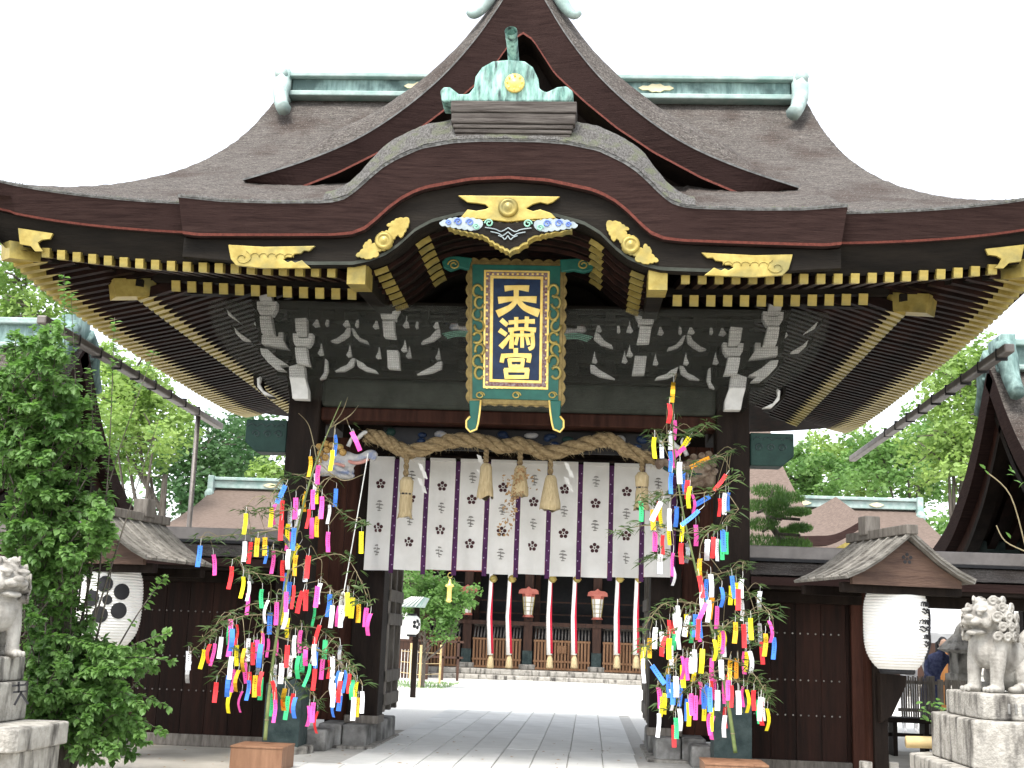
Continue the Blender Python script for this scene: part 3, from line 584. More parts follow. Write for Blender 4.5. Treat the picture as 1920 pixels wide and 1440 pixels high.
for cx_, cy_, w in ((308,610,34),(640,615,40),(810,615,40),(975,625,34),(1145,620,36),(1315,625,34),(700,612,18),(868,618,18),(1205,625,18),(665,775,32),(825,785,30),(990,795,30),(1135,755,36),(1160,790,32),(1325,800,30)):
    mirror_prism('bracket_highlight', c4([(cx_+4,cy_-42),(cx_+10,cy_-10),(cx_+w*.5,cy_+22),(cx_-w*.2,cy_+26),(cx_-w*.5,cy_+15),(cx_-2,cy_-10)]), -.42, .06, 'white_paint')  # white teardrops stand in for highlights on the bearing blocks
# dark bracket blocks and arms behind
for X in (2.60, 2.16, 1.62, 1.12, .66):
    for s in (-1, 1):
        q = MB()
        for k, (zz, w, y) in enumerate(((zb2+.12,.16,-.14),(zb2+.37,.30,-.3),(zb2+.63,.44,-.46))):
            q.box(s*X-w/2, s*X+w/2, y, .12, zz, zz+.10); q.box(s*X-.06, s*X+.06, y-.06, .12, zz-.03, zz+.14)
        q.build('bracket_block', 'beam_wood', G, bevel=.008)
for s in (-1, 1):   # small painted bird-and-wave carving either side of the plaque
    p = PY(850, 610, -.3); q = MB()
    q.ell((s*(p.x+.10), -.35, p.z+.02), (.16,.05,.07), Matrix.Rotation(s*-.5, 3, 'Y')); q.ell((s*(p.x-.02), -.36, p.z+.10), (.09,.04,.05), Matrix.Rotation(s*.6, 3, 'Y')); q.ell((s*(p.x+.2), -.35, p.z-.05), (.15,.05,.06))
    bird = q.build('frieze_carving', 'carve_gray', G, smooth=True)
    MB().ell((s*(p.x+.01), -.40, p.z+.03), (.07,.03,.035)).build('carving_red', 'plaque_red', bird, smooth=True)
    q = MB()
    for j in range(4): q.tube(smooth_curve([(s*(p.x-.12+.02*j), -.38, p.z-.13-.018*j), (s*(p.x+.1), -.38, p.z-.09-.02*j), (s*(p.x+.35), -.38, p.z-.13-.018*j)], 8), .008, 5)
    q.build('carved_wave', 'cloud_green', bird)
# bird net hung from the rafters round the brackets
def netf(u, v):
    s = u*2-1; hw = 3.58-.83*(v**2.6); y = -1.22+1.06*v-.22*math.sin(v*math.pi); return (s*hw, y+.25*max(0, abs(s)-.9)*10*(1-v)*.4, 5.13+.05*abs(s)-(5.13-zb1-.02)*v)
tag(MB().grid(netf, 60, 24).build('bird_net', 'net', G, smooth=True), 'fine wire bird net over the white bracket ends')
# side gutters
for s, y0, y1 in ((-1, -.2, 7.6), (1, .2, 9.5)):
    gt = MB().beam((s*6.0, y0, 5.14), (s*6.0, y1, 5.10), .13, .11).build('gutter', 'gray_metal', G, bevel=.02)
    for k in range(9):
        y = y0+.3+k*.75
        if y < y1: MB().box(s*6.0-.072, s*6.0+.072, y, y+.03, 5.05, 5.20).build('gutter_band', 'black', gt)
MB().tube([PY(372,775,6.3), PY(356,992,6.3)-Vector((0,0,3))], .045, 8).build('downpipe', 'gray_metal', G, smooth=True)
# ================================================================ name plaque
YP = -1.40
PQ = thing('name_plaque', 'green and gold hanging plaque with gold characters on navy', 'plaque', (PY(968,620,YP).x, YP, PY(968,760,YP).z))
def pp(name, pts, y0, y1, mt, parent=PQ, bevel=.006): return MB().prism(pxz(pts, YP), y0, y1).build(name, mt, parent, fix=True, bevel=bevel)
pp('frame', [(880,490),(1057,494),(1053,762),(880,757)], YP-.02, YP+.06, 'bronze')
def wavy(a, b_, n, amp):
    out = []
    for i in range(n*4):
        t = i/(n*4); x = a[0]+(b_[0]-a[0])*t; y = a[1]+(b_[1]-a[1])*t; L_ = math.hypot(b_[0]-a[0], b_[1]-a[1]); nx_, ny_ = (b_[1]-a[1])/L_, -(b_[0]-a[0])/L_
        w = amp*abs(math.sin(t*n*math.pi)); out.append((x+nx_*w, y+ny_*w))
    return out
co_ = [(878,488),(1059,492),(1055,760),(878,755)]
pp('scalloped_edge', sum((wavy(co_[i], co_[(i+1) % 4], 9 if i % 2 == 0 else 12, 5) for i in range(4)), []), YP-.008, YP+.03, 'bronze', bevel=0)
pp('green_border', [(886,497),(1051,500),(1047,752),(886,748)], YP-.035, YP, 'plaque_green')
pp('gold_border', [(908,508),(1031,510),(1028,732),(906,729)], YP-.047, YP, 'gold_bright')
pp('red_border', [(912,512),(1027,514),(1024,728),(910,725)], YP-.056, YP, 'plaque_red')
pp('gold_border', [(920,519),(1019,521),(1016,721),(918,718)], YP-.064, YP, 'gold_bright')
pp('navy_panel', [(926,525),(1014,527),(1011,716),(924,713)], YP-.072, YP, 'plaque_navy')
q = MB()
for x, y in [(915+k*9.3, 514) for k in range(12)]+[(913+k*9.3, 727) for k in range(12)]+[(913, 522+k*15) for k in range(14)]+[(1024, 522+k*15) for k in range(14)]:
    p = PY(x, y, YP-.058); q.box(p.x-.012, p.x+.012, YP-.062, YP-.05, p.z-.01, p.z+.01)
tag(q.build('gold_studs', 'gold_bright', PQ), None, kind='stuff')
pp('side_arm', [(886,485),(860,482),(838,483),(829,492),(832,503),(845,509),(862,503),(880,508)], YP-.04, YP+.04, 'plaque_green', bevel=.012)
pp('side_arm', [(1050,488),(1080,486),(1105,487),(1115,496),(1110,508),(1095,512),(1075,508),(1052,512)], YP-.04, YP+.04, 'plaque_green', bevel=.012)
for cx_, s in ((851,-1),(1094,1)):
    p = PY(cx_, 496, YP-.05); MB().tube([(p.x+s*.07*(1-a/13)*math.cos(a), YP-.045, p.z+.062*(1-a/13)*math.sin(a)) for a in [i*.5 for i in range(20)]], .010, 5).build('arm_scroll', 'gold', PQ, smooth=True)
for x0, s in ((880,-1),(1052,1)):
    pts = [(x0,752),(x0+s*-22,752),(x0+s*-20,775),(x0+s*-17,795),(x0+s*-14,806),(x0+s*-2,811),(x0+s*5,803),(x0+s*5,790),(x0+s*-2,782)]
    pp('leg', pts, YP-.04, YP+.04, 'plaque_green', bevel=.012)
    P_ = pxz(pts[1:], YP); MB().tube([(x, YP-.045, z) for x, z in P_], .012, 5).build('leg_edge', 'gold_bright', PQ, smooth=True)
for k in range(8):       # gilt dragon coils on both side borders
    for x0, s in ((897, 1), (1040, -1)):
        p = PY(x0-2+4*(k % 2), 545+k*22, YP-.05); q = MB()
        q.tube([(p.x+.055*math.cos(a+k)*(1-.02*a)*s, YP-.05-.015*math.sin(a*1.3), p.z+.065*math.sin(a+k)) for a in [i*.5 for i in range(11)]], .016, 6)
        q.build('dragon_coil', 'gold', PQ, smooth=True)
for x in (900, 968, 1036):
    p = PY(x, 741, YP-.05); MB().tube([(p.x+.05*math.cos(a)*(1-a/15), YP-.045, p.z+.04*math.sin(a)*(1-a/15)) for a in [i*.6 for i in range(14)]], .008, 5).build('border_scroll', 'gold', PQ)
# the three gold characters, stroke by stroke (photo pixels)
ST = [[(948,541,11),(968,539,8),(990,541,12)],[(936,563,13),(968,560,8),(1004,562,13)],[(968,538,10),(967,562,9),(957,576,10),(934,588,14)],[(970,562,9),(984,577,11),(1009,587,15)],
 [(941,601,9),(950,609,8)],[(938,620,9),(948,627,8)],[(955,631,5),(947,642,9),(940,650,10)],[(956,605,8),(978,603,6),(1001,603,9)],[(968,597,8),(968,613,7)],[(988,596,8),(987,613,7)],[(955,619,8),(978,617,6),(1003,619,9)],
 [(960,621,7),(959,652,9)],[(960,629,6),(998,629,6)],[(998,622,7),(999,648,8),(993,654,7)],[(979,617,7),(979,650,7)],[(970,633,6),(967,645,7)],[(988,633,6),(991,645,7)],
 [(967,655,9),(967,664,8)],[(942,668,9),(967,666,7),(994,668,10)],[(943,668,8),(941,678,8)],[(993,668,8),(991,678,8)],[(955,675,7),(981,675,7)],[(955,675,7),(957,687,7)],[(981,675,7),(979,687,7)],[(957,687,6),(979,687,6)],
 [(969,686,6),(965,693,6)],[(947,694,8),(990,694,9)],[(948,694,8),(950,708,8)],[(989,694,8),(987,708,9)],[(950,707,7),(987,707,7)]]
GR = [range(0,4), range(4,17), range(17,30)]
for gi, rg in enumerate(GR):
    q = MB()
    for k in rg:
        st = ST[k]; cv = smooth_curve([(a, b_, w) for a, b_, w in st], 10) if len(st) > 2 else [Vector(p) for p in st]
        lft, rgt = [], []
        for i, p in enumerate(cv):
            a = cv[max(0, i-1)]; b_ = cv[min(len(cv)-1, i+1)]; d = Vector((b_.x-a.x, b_.y-a.y)).normalized(); w = p.z*.5
            e = d*(-2 if i == 0 else 2 if i == len(cv)-1 else 0)
            lft.append((p.x+d.y*w+e.x, p.y-d.x*w+e.y)); rgt.append((p.x-d.y*w+e.x, p.y+d.x*w+e.y))
        for i in range(len(cv)-1):
            q.prism(pxz([lft[i], lft[i+1], rgt[i+1], rgt[i]], YP-.08), YP-.086-.0009*(k % 13), YP-.07)
    q.build('character', 'gold_bright', PQ, fix=True)
# ================================================================ straw rope
RP = thing('straw_rope', 'thick twisted straw rope slung across the gate opening', 'rope', (0, .30, 3.9))
rpx = [(683,818),(709,820),(738,836),(770,847),(820,833),(855,826),(899,827),(942,837),(975,833),(1025,849),(1074,839),(1117,828),(1147,826),(1176,845),(1228,862)]
rc = smooth_curve([tuple(PY(x, y, .25)) for x, y in rpx], 170)
for k in range(3):
    pts = []
    for i, p in enumerate(rc):
        a = i*.26+k*2.094; rr = .050; pts.append((p.x+.0*i, p.y+rr*math.cos(a), p.z+rr*math.sin(a)))
    MB().tube(pts, [.050*(.6+.4*min(1, i/12, (170-i)/12)) for i in range(171)], 8).build('rope_strand', 'rope', RP, smooth=True)
hz = MB()
for k in range(700):
    p = random.choice(rc); a = random.uniform(0, 6.28); q_ = Vector((p.x+random.uniform(-.03,.03), p.y+.09*math.cos(a), p.z+.09*math.sin(a))); d = Vector((random.uniform(-.07,.07), .05*math.cos(a), .03*math.sin(a)-random.uniform(0,.06)))
    hz.add([q_, q_+Vector((.003,0,.003)), q_+d], [(0,1,2)])
tag(hz.build('straw_wisps', 'straw', RP), None, kind='stuff')
def tassel(px, y0, y1, y2, w, bound=False):
    a = PY(px, y0, .22); b_ = PY(px, y1, .22); c_ = PY(px, y2, .22)
    t = MB(); 
    for k in range(2): t.tube([(a.x+.018*math.cos(i*.8+k*3.14), a.y+.018*math.sin(i*.8+k*3.14), a.z+(b_.z-a.z)*i/14) for i in range(15)], .02, 6)
    cord = t.build('tassel_cord', 'rope', RP, smooth=True)
    h = b_.z-c_.z; m_ = MB()
    if bound: pr = [(.0,0),(.05,-.01),(.085,-.06),(.08,-h*.4),(.06,-h*.45),(.075,-h*.55),(w*.8,-h*.9),(w,-h)]
    else: pr = [(.0,0),(.05,-.01),(.07,-.05),(w*.75,-h*.5),(w*.95,-h*.85),(w,-h)]
    m_.lathe(pr, (b_.x, b_.y, b_.z), 18); v2 = []
    for i, v in enumerate(m_.v):
        f = (b_.z-v[2])/h; j = 1+.10*mnoise.noise(Vector((i % 18*1.9, f*2, px))); v2.append((b_.x+(v[0]-b_.x)*j, b_.y+(v[1]-b_.y)*j, v[2]-(random.uniform(-.02,.05) if f > .97 else 0)))
    m_.v = v2
    for k in range(130):
        an = random.uniform(0, 6.28); r1 = w*random.uniform(.5, 1.0); z1 = b_.z-h*random.uniform(.9, 1.08)
        p0 = Vector((b_.x+.06*math.cos(an), b_.y+.06*math.sin(an), b_.z-.05)); p1 = Vector((b_.x+r1*math.cos(an), b_.y+r1*math.sin(an), z1)); m_.add([p0, p0+Vector((.006,0,0)), p1], [(0,1,2)])
    tb = m_.build('straw_tassel', 'straw', RP, smooth=True)
    if bound: MB().lathe([(.068,-.012),(.072,0),(.068,.012)], (b_.x, b_.y, b_.z-h*.45), 14).build('tassel_tie', 'black', tb)
tassel(763, 850, 893, 967, .095, True); tassel(912, 842, 868, 931, .105); tassel(976, 840, 872, 925, .11); tassel(1033, 848, 890, 952, .13); tassel(1204, 856, 884, 952, .10, True)
dl = MB()      # withered leaf sprig hanging in the middle
for k in range(150):
    t = random.random(); p = PY(978-45*t*random.uniform(.4,1.2), 880+118*t**1.1+random.uniform(-12,12), .14+random.uniform(-.05,.05)) if k > 40 else PY(976+random.uniform(-34,34), 880+random.uniform(-8,45), .12)
    l = random.uniform(.03,.07); d = Vector((random.uniform(-1,1), random.uniform(-.6,.6), random.uniform(-1,.2))).normalized()*l; n = Vector((random.uniform(-.4,.4), random.uniform(-1,1), random.uniform(-.4,.4))).normalized().cross(d).normalized()*l*.28
    dl.add([p, p+d*.5+n, p+d, p+d*.5-n], [(0,1,2,3)])
tag(dl.build('withered_sprig', 'dry_leaf', RP), None, kind='stuff')
for px, py in ((788,868),(898,852),(1062,866)):
    p = PY(px, py, .30); z = p.z; q = MB(); x = p.x
    for k in range(4): w = .028; q.add([(x-w,.30+.01*k,z-.09*k),(x+w,.30,z-.09*k-.02),(x+w+.03,.31,z-.09*k-.11),(x-w+.03,.31,z-.09*k-.09)], [(0,1,2,3)]); x += (-1)**k*.045
    q.build('paper_streamer', 'noren', RP)
# ================================================================ printed curtain
NY = 1.12; CU = thing('curtain', 'white shrine curtain of ten panels with plum and pine prints and purple bands', 'curtain', (0, NY, 2.2))
def nw(x, z): return NY+.030*math.sin(x*5.3+.6)+.034*math.sin(x*11+z*1.5)*(3.7-z)/1.4+.012*math.sin(x*27+z)*(3.7-z)/1.4
NX0, ZT, ZBm = -1.975, PY(900, 866, NY).z, PY(900, 1073, NY).z
def plum(cx_, cz_, r):
    q = MB()
    for k in range(6):
        a = math.pi/2+k*2*math.pi/5; x = cx_+(0 if k == 5 else r*.62*math.cos(a)); z = cz_+(0 if k == 5 else r*.62*math.sin(a)); rr = r*(.17 if k == 5 else .34)
        q.add([(x+rr*math.cos(t), nw(x, z)-.005, z+rr*math.sin(t)) for t in [i*math.pi/5 for i in range(10)]], [tuple(range(10))])
    return q
def pine(cx_, cz_, r):
    q = MB()
    for dx, dz, rr in ((0,.62,.42),(-.3,.15,.36),(.28,.05,.40),(-.18,-.35,.36),(.2,-.5,.34)):
        x, z = cx_+dx*r, cz_+dz*r; pts = [(x+rr*r*math.cos(t), nw(x, z)-.005, z+rr*.62*r*max(0, math.sin(t))) for t in [i*math.pi/7 for i in range(8)]]
        q.add(pts, [tuple(range(8))])
    q.add([(cx_-.05*r, nw(cx_, cz_)-.004, cz_-.7*r), (cx_+.05*r, nw(cx_, cz_)-.004, cz_-.7*r), (cx_+.05*r, nw(cx_, cz_)-.004, cz_+.5*r), (cx_-.05*r, nw(cx_, cz_)-.004, cz_+.5*r)], [(0,1,2,3)])
    q.add([(cx_-.28*r, nw(cx_, cz_)-.004, cz_-.85*r), (cx_+.28*r, nw(cx_, cz_)-.004, cz_-.85*r), (cx_+.28*r, nw(cx_, cz_)-.004, cz_-.7*r), (cx_-.28*r, nw(cx_, cz_)-.004, cz_-.7*r)], [(0,1,2,3)])
    return q
for k in range(10):
    x0 = NX0+k*.4005; x1 = x0+.334; bd = .035*math.sin(k*.9+2) if k not in (4,) else .03
    pn = MB().grid(lambda u, v: (x0+(x1-x0)*u, nw(x0+(x1-x0)*u, ZT-(ZT-ZBm)*v), ZT-(ZT-ZBm+bd*.6)*v), 6, 14).build('curtain_panel', 'noren', CU, smooth=True)
    hem = MB().box(x0+.002, x1-.002, NY-.04, NY+.04, ZT-.006, ZT+.03).build('hem', 'noren', pn)
    xm = (x0+x1)/2
    for j in range(4):
        z = ZT-(.33+.285*j if k % 2 == 0 else .215+.285*j); even = (j+k) % 2 == 0
        z -= .02*k*0; (plum(xm, z, .070) if even else pine(xm, z, .080)).build('plum_print' if even else 'pine_print', 'print_brown' if even else 'print_gray', pn)
    bn_ = MB().grid(lambda u, v: (x1+.003+.061*u, nw(x1+.06*u, ZT-(ZT-ZBm)*v)+.002, ZT-(ZT-ZBm+.05)*v), 2, 12).build('curtain_band', 'purple', CU, smooth=True)
    q = MB()
    for j in range(11): z = ZT-.12-.125*j; x = x1+.034+.012*(-1)**j; q.add([(x+.010*math.cos(t), nw(x, z)-.006, z+.010*math.sin(t)) for t in (0,1.2,2.4,3.6,4.9)], [(0,1,2,3,4)])
    tag(q.build('band_print', 'print_lilac', bn_), None, kind='stuff')
MB().tube([(-2.0,NY,ZT+.05),(2.05,NY,ZT+.05)], .025, 8).build('curtain_rod', 'dark_wood', CU)
# ================================================================ carved elephant heads
def remesh(o, vox, sm=6):
    md = o.modifiers.new('remesh', 'REMESH'); md.mode = 'VOXEL'; md.voxel_size = vox; md.use_smooth_shade = True
    md = o.modifiers.new('smooth', 'SMOOTH'); md.iterations = sm; md.factor = .5
    return o
for s, lab, body, curl in ((-1, 'pale carved elephant head with gold curls and pink trunk on the pillar', 'carve_gray', 'dull_gold'), (1, 'brown weathered carved elephant head with curled mane on the pillar', 'carve_brown', 'carve_brown')):
    bx_, bz_ = -2.42, PY(640, 862, .2).z
    def E_(dx, dz): return (s*-1*(bx_+dx)*-1 if s == -1 else -(bx_+dx), bz_+dz)
    def V(dx, dy, dz): return (-s*(bx_+dx) if s == 1 else bx_+dx, .17+dy, bz_+dz)
    el = thing('elephant_carving', lab, 'carving', V(0, 0, 0), 'carved heads on the gate pillars')
    q = MB(); q.ell(V(.12,0,.02), (.20,.15,.17)); q.ell(V(.30,-.02,-.02), (.17,.12,.12)); q.ell(V(.22,0,-.14), (.22,.11,.08)); q.ell(V(.33,-.02,-.20), (.12,.08,.05)); q.ell(V(.05,0,-.10), (.14,.13,.12))
    tr_ = smooth_curve([V(.34,-.04,.03), V(.45,-.06,.0), V(.54,-.07,.02), V(.62,-.07,.07), V(.68,-.07,.06), V(.67,-.07,.015)], 26)
    for i, p in enumerate(tr_): q.ell(p, .07-.0011*i, nu=8, nv=5)
    q.ell(V(.30,-.10,.05), (.035,.03,.025)); q.ell(V(.20,-.10,-.02), (.07,.04,.10), Matrix.Rotation(.4, 3, 'Y'))
    for j in range(5): q.tube(smooth_curve([V(.08+.05*j,-.11,-.06-.02*j), V(.16+.05*j,-.13,-.10-.015*j), V(.26+.04*j,-.10,-.16-.012*j)], 8), .022, 6)
    remesh(q.build('head', body, el), .012, 2)
    q = MB()
    for j, (dx, dz) in enumerate(((.0,.13),(.08,.17),(.16,.15),(.02,.05),(.10,.09),(.19,.07),(.0,-.04),(.09,.0),(.26,.13),(.30,.07))): q.ell(V(dx,-.13,dz), (.048,.04,.045)); q.tube([V(dx+.035*math.cos(a)*(1-a/12), -.165, dz+.035*math.sin(a)*(1-a/12)) for a in [i*.7 for i in range(12)]], .009, 5)
    q.build('mane_curls', curl, el, smooth=True)
    q = MB()
    q.tube(smooth_curve([V(.36,-.10,-.03), V(.46,-.12,-.055), V(.55,-.12,-.04), V(.62,-.12,.0)], 12), .022, 6); q.tube(smooth_curve([V(.12,-.12,-.09), V(.22,-.12,-.07), V(.33,-.12,-.10)], 10), .018, 6)
    q.build('trunk_stripe', 'carve_pink' if s == -1 else 'carve_green', el, smooth=True)
    tk = MB().tube(smooth_curve([V(.33,.02,.17), V(.37,.0,.26), V(.40,-.02,.33), V(.38,-.02,.38)], 8), [.03,.028,.026,.02,.018,.016,.014,.012,.01], 6).tube(smooth_curve([V(.40,-.02,.24), V(.46,-.03,.27), V(.52,-.03,.33), V(.57,-.03,.35)], 8), [.022,.024,.028,.026,.028,.024,.028,.02,.012], 6)
    tk.build('tusk', 'white_paint', el, smooth=True)
# ================================================================ side walls with their little roofs
for s, lab in ((-1, 'dark boarded side wall with bark coping behind the leafy shrub'), (1, 'dark boarded side wall with bark coping beside the white lantern with pine crest')):
    SW = thing('side_wall', lab, 'wall', (s*4.2, .62, 0)); X1 = 4.10 if s == 1 else 6.6
    x = 2.85
    while x < X1-.02:
        w = min(.30, X1-x); MB().box(*sorted((s*x, s*(x+w-.004))), .60+random.uniform(0,.006), .66, .10, 2.1).build('wall_board', 'board_wood', SW, bevel=.004); x += .30
    MB().box(*sorted((s*2.85, s*X1)), .56, .70, 0, .14).build('sill', 'gray_wood', SW, bevel=.01)
    q = MB()
    for z in (.66, 1.07, 1.62):
        xx = 2.95
        while xx < X1-.1: q.ell((s*xx, .595, z), (.011,.008,.011), nu=6, nv=4); xx += .092
    tag(q.build('wall_studs', 'pale_stone' if s == 1 else 'gray_metal', SW, smooth=True), None, kind='stuff')
    X2 = 9.0
    MB().box(*sorted((s*2.85, s*X2)), .50, .72, 1.98, 2.12).build('wall_beam', 'dark_wood', SW, bevel=.01)
    MB().box(*sorted((s*X1, s*(X1+.16))), .54, .70, 0, 2.1).build('wall_post', 'red_wood', SW, bevel=.01)
    rf = MB().grid(lambda u, v: (s*(2.84+(X2-2.84)*u), .62-.62*v, 2.50-.27*v+.05*v*v+.008*mnoise.noise(Vector((u*160, v*20, 3)))), 120, 8, flip=(s == 1)).grid(lambda u, v: (s*(2.84+(X2-2.84)*u), .62+.62*v, 2.50-.27*v), 8, 2, flip=(s == -1)).build('coping_thatch', 'thatch', SW, smooth=True)
    MB().box(*sorted((s*2.84, s*X2)), .0, .10, 2.16, 2.255).build('coping_edge', 'thatch_edge', SW); MB().box(*sorted((s*2.84, s*X2)), .04, 1.15, 2.12, 2.16).build('coping_soffit', 'dark_wood', SW)
    MB().box(*sorted((s*2.84, s*X2)), .50, .74, 2.50, 2.66).build('coping_ridge', 'gray_metal', SW, bevel=.015)
    MB().box(*sorted((s*2.84, s*X2)), .47, .77, 2.47, 2.505).build('ridge_flashing', 'black', SW)
# ================================================================ paper lanterns on roofed stands
def lantern_r(R, t): return R*(1-.42*abs(t)**3.6)
def paper_lantern(c, R, H, label, name='paper_lantern', ribs=30, group='paper lanterns on the roofed stands'):
    L_ = thing(name, label, 'lantern', (c[0], c[1], c[2]-H/2), group)
    prof = []
    for k in range(ribs*2+1):
        t = -1+2*k/(ribs*2); prof.append((lantern_r(R, t)*(1.0 if k % 2 == 0 else .972), t*H/2))
    MB().lathe(prof, c, 40).build('shade', 'paper', L_)
    MB().lathe([(R*.50,-.05),(R*.54,-.03),(R*.54,.0)], (c[0], c[1], c[2]-H/2), 20).build('bottom_ring', 'black', L_)
    MB().lathe([(R*.52,0),(R*.54,.03),(R*.5,.05)], (c[0], c[1], c[2]+H/2), 20).build('top_ring', 'black', L_)
    return L_
def on_lantern(c, R, H, ang, dz): rr = lantern_r(R, dz/(H/2))+.004; return (c[0]+rr*math.sin(ang), c[1]-rr*math.cos(ang), c[2]+dz)
def lantern_disc(q, c, R, H, a0, z0, r):
    ring = [on_lantern(c, R, H, a0, z0)]
    for rr in (.5, 1): ring += [on_lantern(c, R, H, a0+r*rr*math.cos(t)/R, z0+r*rr*math.sin(t)) for t in [i*math.pi/8 for i in range(16)]]
    f = [(0, 1+i, 1+(i+1) % 16) for i in range(16)]+[(1+i, 17+i, 17+(i+1) % 16, 1+(i+1) % 16) for i in range(16)]
    q.add(ring, f)
def lantern_stand(ax, yf, az, label, lx, rot):
    ax -= .9*math.sin(R_(rot))
    T = thing('lantern_stand', label, 'lantern stand', (lx, yf+.9, 0), 'roofed lantern stands'); L_ = 1.35
    prof = [(0,0),(.16,-.13),(.34,-.27),(.52,-.38),(.70,-.46)]
    for s in (-1, 1):
        for k in range(7):
            y0 = yf+k*L_/7
            pl = MB()
            for (a, b_), (c_, d) in zip(prof, prof[1:]):
                pl.add([(ax+s*a,y0+.006,az+b_),(ax+s*c_,y0+.006,az+d),(ax+s*c_,y0+L_/7-.008,az+d),(ax+s*a,y0+L_/7-.008,az+b_)], [(0,1,2,3)])
            o = pl.build('roof_plank', 'roof_plank', T, fix=False); md = o.modifiers.new('solid', 'SOLIDIFY'); md.thickness = .03; md.offset = 0
            bt = MB().tube([(ax+s*a, y0, az+b_+.028) for a, b_ in prof], .018, 4).build('roof_batten', 'roof_plank', T)
    MB().beam((ax, yf-.03, az+.05), (ax, yf+L_+.03, az+.05), .13, .10).build('roof_ridge', 'gray_wood', T, bevel=.01)
    MB().box(ax-.09, ax+.09, yf+L_*.62, yf+L_*.62+.18, az+.05, az+.26).build('ridge_post', 'gray_wood', T, bevel=.015)
    gb = MB().prism([(ax+x, az-.05+z) for x, z in ((0,0),(.16,-.11),(.34,-.25),(.60,-.40),(.60,-.47),(-.60,-.47),(-.60,-.40),(-.34,-.25),(-.16,-.11))], yf+.10, yf+.16).build('gable_board', 'gable_wood', T, fix=True)
    q = MB()
    for k in range(6):
        a = math.pi/2+k*2*math.pi/5; r = 0 if k == 5 else .042; q.lathe([(.018 if k < 5 else .012,-.0),(.018 if k < 5 else .012,.004)], (ax+r*math.cos(a), yf+.10, az-.24+r*math.sin(a)), 10, axis='y')
    q.build('plum_cutout', 'black', gb)
    for y in (yf+.2, yf+L_-.2): MB().box(ax-.66, ax+.66, y, y+.10, az-.60, az-.50).build('roof_beam', 'dark_wood', T, bevel=.01)
    px_ = lx
    po = MB().box(px_-.08, px_+.08, yf+.95, yf+1.10, .0, az-.05).build('post', 'dark_wood', T, bevel=.012)
    MB().box(px_-.13, px_-.082, yf+.99, yf+1.09, .12, az-.3).build('post_strip', 'red_wood', T)
    MB().prism([(px_+.08, .78), (px_+.24, 1.08), (px_+.26, 1.20), (px_-.05, 1.22), (px_-.05, .70)], yf+.86, yf+.94).build('bracket', 'dark_wood', T, fix=True, bevel=.01)
    for d_ in (-.17, .13): MB().box(px_+d_-.05, px_+d_+.05, yf+.93, yf+1.05, 0, .30).build('post_stake', 'pale_stone', T, bevel=.01)
    MB().tube([(ax, yf+.55, az-.52), (ax, yf+.55, az-.60)], .02, 6).build('hook', 'black', T)
    T.rotation_euler.z = R_(rot)
    return T
YL = -1.5
pc = PY(1680, 1172, YL); cR = (pc.x, YL, pc.z); ap = PY(1708, 1002, YL-.5)
lantern_stand(ap.x, YL-.5, ap.z, 'roofed wooden lantern stand beside the seated stone lion in full view', PY(1657,1350,-1.1).x, 14)
LR = paper_lantern(cR, .335, .90, 'white ribbed paper lantern with pine tree crest')
q = MB()
for j, (a0, z0, w) in enumerate(((.98,.16,.20),(.93,-.02,.26),(1.02,-.17,.17))):
    for m_ in range(5):
        aa = a0+(m_-2)*w/5/.335*.9; pts = [on_lantern(cR, .335, .90, aa+.05*math.cos(t)/.335*.9, z0+.035+.045*math.sin(t)) for t in [i*math.pi/6 for i in range(7)]]
        q.tube(pts, .006, 4)
    q.tube([on_lantern(cR, .335, .90, a0-w/.335*.5+i*w/.335/8, z0+.012*math.sin(i*1.7)) for i in range(9)], .008, 4)
    q.tube([on_lantern(cR, .335, .90, a0-w/.335*.55+i*w/.335/8, z0-.03+.012*math.sin(i*1.7+1)) for i in range(9)], .006, 4)
q.tube([on_lantern(cR, .335, .90, 1.12+.06*math.sin(i*1.1), .16-.05*i) for i in range(11)], .013, 5)
q.build('pine_crest', 'black', LR)
pc = PY(206, 1131, YL); cL = (pc.x, YL, pc.z); ap = PY(176, 963, YL-.5)
lantern_stand(ap.x, YL-.5, ap.z, 'roofed wooden lantern stand half hidden behind the leafy shrub', PY(210,1350,-1.1).x, -14)
LL = paper_lantern(cL, .345, .92, 'white ribbed paper lantern with black plum crest')
a0 = .28; q = MB()
for k in range(5):
    t = math.pi/2+.25+k*2*math.pi/5; q = MB(); lantern_disc(q, cL, .345, .92, a0+.17*math.cos(t)/.345, .03+.17*math.sin(t), .087); q.build('crest_dot', 'black', LL)
q = MB(); lantern_disc(q, cL, .345, .92, a0, .03, .052); q.build('crest_dot', 'black', LL)
